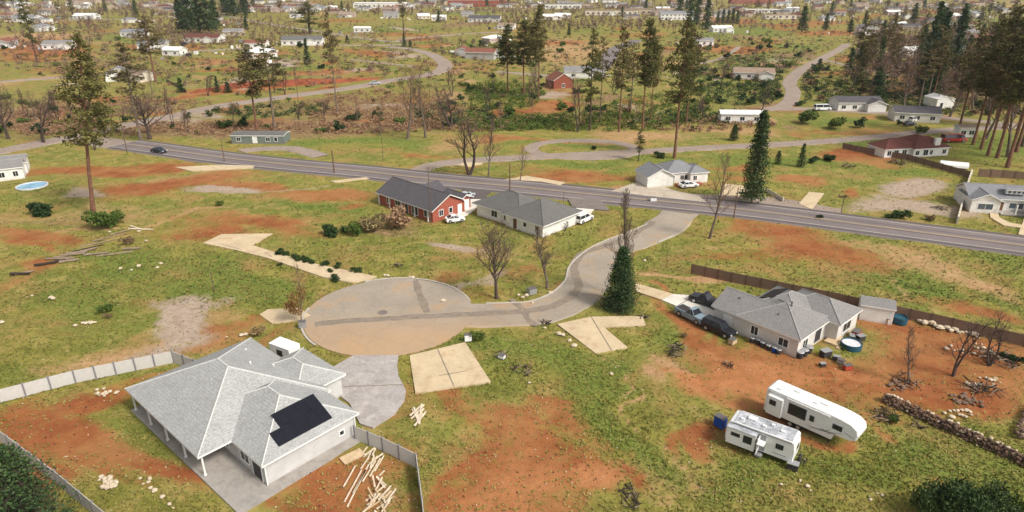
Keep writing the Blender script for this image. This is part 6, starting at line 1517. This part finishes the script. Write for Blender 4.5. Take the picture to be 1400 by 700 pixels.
def inside(poly, X, Y):
    c_ = np.zeros(X.shape, bool); n = len(poly); j = n-1
    for i in range(n):
        xi, yi = poly[i]; xj, yj = poly[j]
        with np.errstate(divide='ignore', invalid='ignore'):
            c_ ^= ((yi > Y) != (yj > Y)) & (X < (xj-xi)*(Y-yi)/(yj-yi+1e-12)+xi)
        j = i
    return c_
KEEP = [bulb]
for l_, w_ in ((hw, 12.5), (st, 8.6)):
    a, b_ = offset(l_, w_/2), offset(l_, -w_/2); KEEP.append([tuple(p) for p in a]+[tuple(p) for p in b_[::-1]])
for o in list(bpy.data.objects):
    if o.name.split('.')[0] in ('driveway','side_road_mouth','parking_yard','path'): 
        vs_ = [tuple(v.co[:2]) for v in o.data.vertices]; KEEP.append(vs_[:len(vs_)//3])
def foot(loc, ang, pts):
    c_, s_ = math.cos(math.radians(ang)), math.sin(math.radians(ang)); return [(loc[0]+c_*u-s_*v, loc[1]+s_*u+c_*v) for u, v in pts]
KEEP += [foot(F, 48.5, [(-4,-3.3),(15,-1.2),(15,16),(11.6,23.4),(-4.2,23.4)]), foot(G_, 41.5, [(0,-3),(14.5,-2),(14.5,9),(6,13),(0,13)]), foot(BR, 47, [(-.5,-.5),(15,-.5),(15,8),(9,17),(-.5,17)]), foot(TN, 47, [(0,0),(11,0),(11,16),(0,16)]),
         foot(tr.location, math.degrees(yw), [(0,0),(L1,0),(L1,2.5),(0,2.5)]), foot(fw.location, math.degrees(yw2), [(0,0),(L2,0),(L2,2.5),(0,2.5)])]
tufts("dry_grass", 30000, foliage('straw_tufts', (.19,.16,.036), (.36,.29,.10), .12), 61, 'dry', 'dry and olive grass tufts over the near meadows', .16, .34)
tufts("dry_grass", 8000, M['far_weed'], 63, 'dry', 'dry weeds over the farther meadows', .25, .5, 185, 420)
tufts("green_grass", 4500, M['leaf'], 64, 'lush', 'green weeds over the farther meadows', .22, .45, 185, 420)
tufts("green_grass", 25000, foliage('green_tufts', (.12,.13,.025), (.23,.24,.05), .12), 62, 'lush', 'green grass tufts over the near meadows', .16, .36)

# ------------------------------------------------------------------ the town on the skyline side
rh_ = random.Random(90)
roofs = [('roof_grey','grey'),('roof_mid','slate'),('roof_brown','brown'),('roof_tan','tan'),('roof_rust','rust red'),('roof_blue','blue grey'),('roof_dark','dark'),('roof_white','white metal')]
walls = [('wall_white','white'),('wall_far','grey'),('wall_pink','pinkish'),('wall_tan','tan')]
protos = {}
def town_proto(i):
    rf, rn = roofs[i % 8]; wl, wn = walls[(i*3+1) % 4]; W_ = 11 + (i*7 % 9); D_ = 8 + (i % 3); kd = ['gu','hip','gu'][i % 3]
    nwin = 3; ops = [(0,'S',W_*(k+.5)/nwin,.9,1.5,1.2) for k in range(nwin)]+[(0,'E',D_/2,.9,1.3,1.2)]
    bl = [(0,0,W_,D_,kd,3.0)]
    if i % 2: bl.append((W_*.55,-2.8,W_*.55+5.6,D_*.5,'gv',2.8)); ops = ops[:1]+[(1,'S',W_*.55+2.8,.05,4.2,2.2,'garage'),(0,'E',D_/2,.9,1.3,1.2)]
    o = house((0,0), 0, bl, wl, rf, 'x', pitch=.36, oh=.4, cap=rf, ops=ops, trim='trim'); o["rn"] = rn; o["wn"] = wn; return o
taken = [g(r[0], r[1]) for r in MID] + [g(757,122), g(772,107), g(145,112), g(100,26)]
cnt = 0; tries = 0
while cnt < 215 and tries < 6000:
    tries += 1
    u = rh_.random(); px = rh_.uniform(-20,1420)
    py = rh_.uniform(2,17) if u < .62 else rh_.uniform(14,40) if u < .86 else rh_.uniform(30,85)
    if py > 28 and not (px < 60 or 170 < px < 400 or px > 1150 or 640 < px < 720): continue
    if 470 < px < 545 and py < 14: continue
    P = g(px, py)
    if any(math.hypot(P[0]-q[0], P[1]-q[1]) < 18 for q in taken): continue
    taken.append(P); i = rh_.randrange(16); zn, zi = zone(px, py)
    if i not in protos: o = protos[i] = town_proto(i)
    else: o = copy_tree(protos[i])
    o.location = (P[0], P[1], float(hgt(*P))); o.rotation_euler.z = math.radians(rh_.choice([0,8,-8,20,-20,90,100,180,170,45])+rh_.uniform(-6,6)); s_ = rh_.uniform(.9,1.25); o.scale = (s_, s_, s_)
    dep = 'low' if py > 26 else 'midway' if py > 12 else 'topmost'
    rn, wn = protos[i]["rn"], protos[i]["wn"]
    tag(o, f'{wn} house with {rn} roof, {dep} {zn}', 'house', f'{wn} houses with {rn} roofs {dep} {zn}'); cnt += 1
UN = [q for q in PN + FR + BT + BS if q.name not in USED]
for o in bpy.data.objects:
    for k in ("rn", "wn", "H", "R"):
        if k in o: del o[k]
# larger town buildings
for (px, py, W_, D_, h_, wl, rf, lab) in [
 (483,11,68,26,6,'wall_white','roof_white','long low white warehouse at the top of the picture left of centre'),
 (612,9,46,16,8,'brick','roof_rust','red brick block at the top centre, left of two'),
 (655,9,40,16,8,'brick','roof_tan','red brick block at the top centre, right of two'),
 (800,21,60,16,5,'wall_cream','roof_tan','long cream commercial building at the top right of centre'),
 (852,20,34,14,6,'wall_tan','roof_tan','tan commercial building left of the white two storey one'),
 (1000,5,90,20,7,'brick','roof_white','very long pink walled building with white roof at the top right'),
 (1020,18,40,12,4,'wall_white','roof_white','long white row building in the field at upper right'),
 (1045,26,34,10,4,'wall_cream','roof_tan','cream row of sheds beside the green field'),
 (745,12,50,14,6,'wall_white','roof_grey','long grey roofed building behind the middle pines'),
 (380,9,44,14,6,'wall_tan','roof_brown','brown roofed commercial building at the top left of centre'),
 (90,6,50,16,6,'wall_tan','roof_rust','rust roofed block at the top left'),
 (220,12,36,14,6,'wall_white','roof_tan','tan roofed block left of the dark fir cluster'),
 (1230,10,40,14,6,'wall_tan','roof_tan','tan block among trees at the top right'),
]:
    nw = int(W_/6); house(g(px, py), 0, [(0,0,W_,D_,'flat' if rf != 'roof_rust' else 'gu',h_)], wl, rf, lab, 'building', 'commercial_building', pitch=.2, oh=.3, cap=rf,
      ops=[(0,'S',W_*(k+.5)/nw,h_*.3,2.4,1.8) for k in range(nw)])
rc = random.Random(8); mb = MB()
for q in taken[:]:
    if q[1] < 330: continue
    for _ in range(8):
        x, y = q[0]+rc.gauss(0,9)+5, q[1]+rc.gauss(0,9)+3
        if on_road(x, y, .5): continue
        s_ = rc.uniform(.4,1.5); mb.obox((x, y), rc.uniform(0,3), s_, s_*rc.uniform(.3,.9), float(hgt(x,y))-.1, float(hgt(x,y))+rc.uniform(.3,1.8), rc.choice([0,0,1,2,3]))
o = mb.build("yard_clutter", [M['rvwhite'], M['junk_dark'], M['rock_pale'], M['metal_grey']]); tag(o, 'small pale and dark clutter filling the yards of the distant houses', kind='stuff')
# cars far off: body with dark window band, each its own copy of a small model
def tiny(pm, label):
    c_ = car((0,0), 0, 'suv', pm, label, 'car', 4.5); return c_
tc_ = [tiny(M[k], 'x') for k in ('car_white','car_silver','car_black','car_red')]; cn = ['white','silver','black','red']; first = [True]*4
for k in range(46):
    for _ in range(50):
        px = rh_.uniform(0,1400); py = rh_.choice([rh_.uniform(5,30), rh_.uniform(30,80)])
        if py > 30 and not (180 < px < 400 or px > 1180): continue
        P = g(px, py)
        if all(math.hypot(P[0]-q[0], P[1]-q[1]) > 13 for q in taken): break
    taken.append(P); i = k % 4 if k < 4 else rh_.choice([0,0,1,2,3]); o = tc_[i] if first[i] else copy_tree(tc_[i]); first[i] = False
    zn, zi = zone(px, py); o.location = (P[0], P[1], float(hgt(*P))+.05); o.rotation_euler.z = rh_.uniform(0,6.28)
    tag(o, f'tiny {cn[i]} car parked {zn}', 'car', f'distant {cn[i]} cars {zn}')

for q in PN + FR + BT + BS:
    if q.name not in USED:
        for ch in list(q.children): bpy.data.objects.remove(ch)
        bpy.data.objects.remove(q)

# the air: a thin pale haze that far things fade into
mb = MB(); mb.box(-1900, -60, -12, 1900, 3000, 70)
hz = mb.build("haze", (hm := bpy.data.materials.new("thin_haze"))); hm.use_nodes = True; ht = hm.node_tree; ht.nodes.remove(ht.nodes["Principled BSDF"])
pv = ht.nodes.new("ShaderNodeVolumePrincipled"); pv.inputs["Color"].default_value = (.86, .88, .92, 1); pv.inputs["Density"].default_value = HAZE; pv.inputs["Anisotropy"].default_value = .2
ht.links.new(pv.outputs[0], ht.nodes["Material Output"].inputs["Volume"]); tag(hz, 'thin pale haze in the air over the far town', kind='stuff')
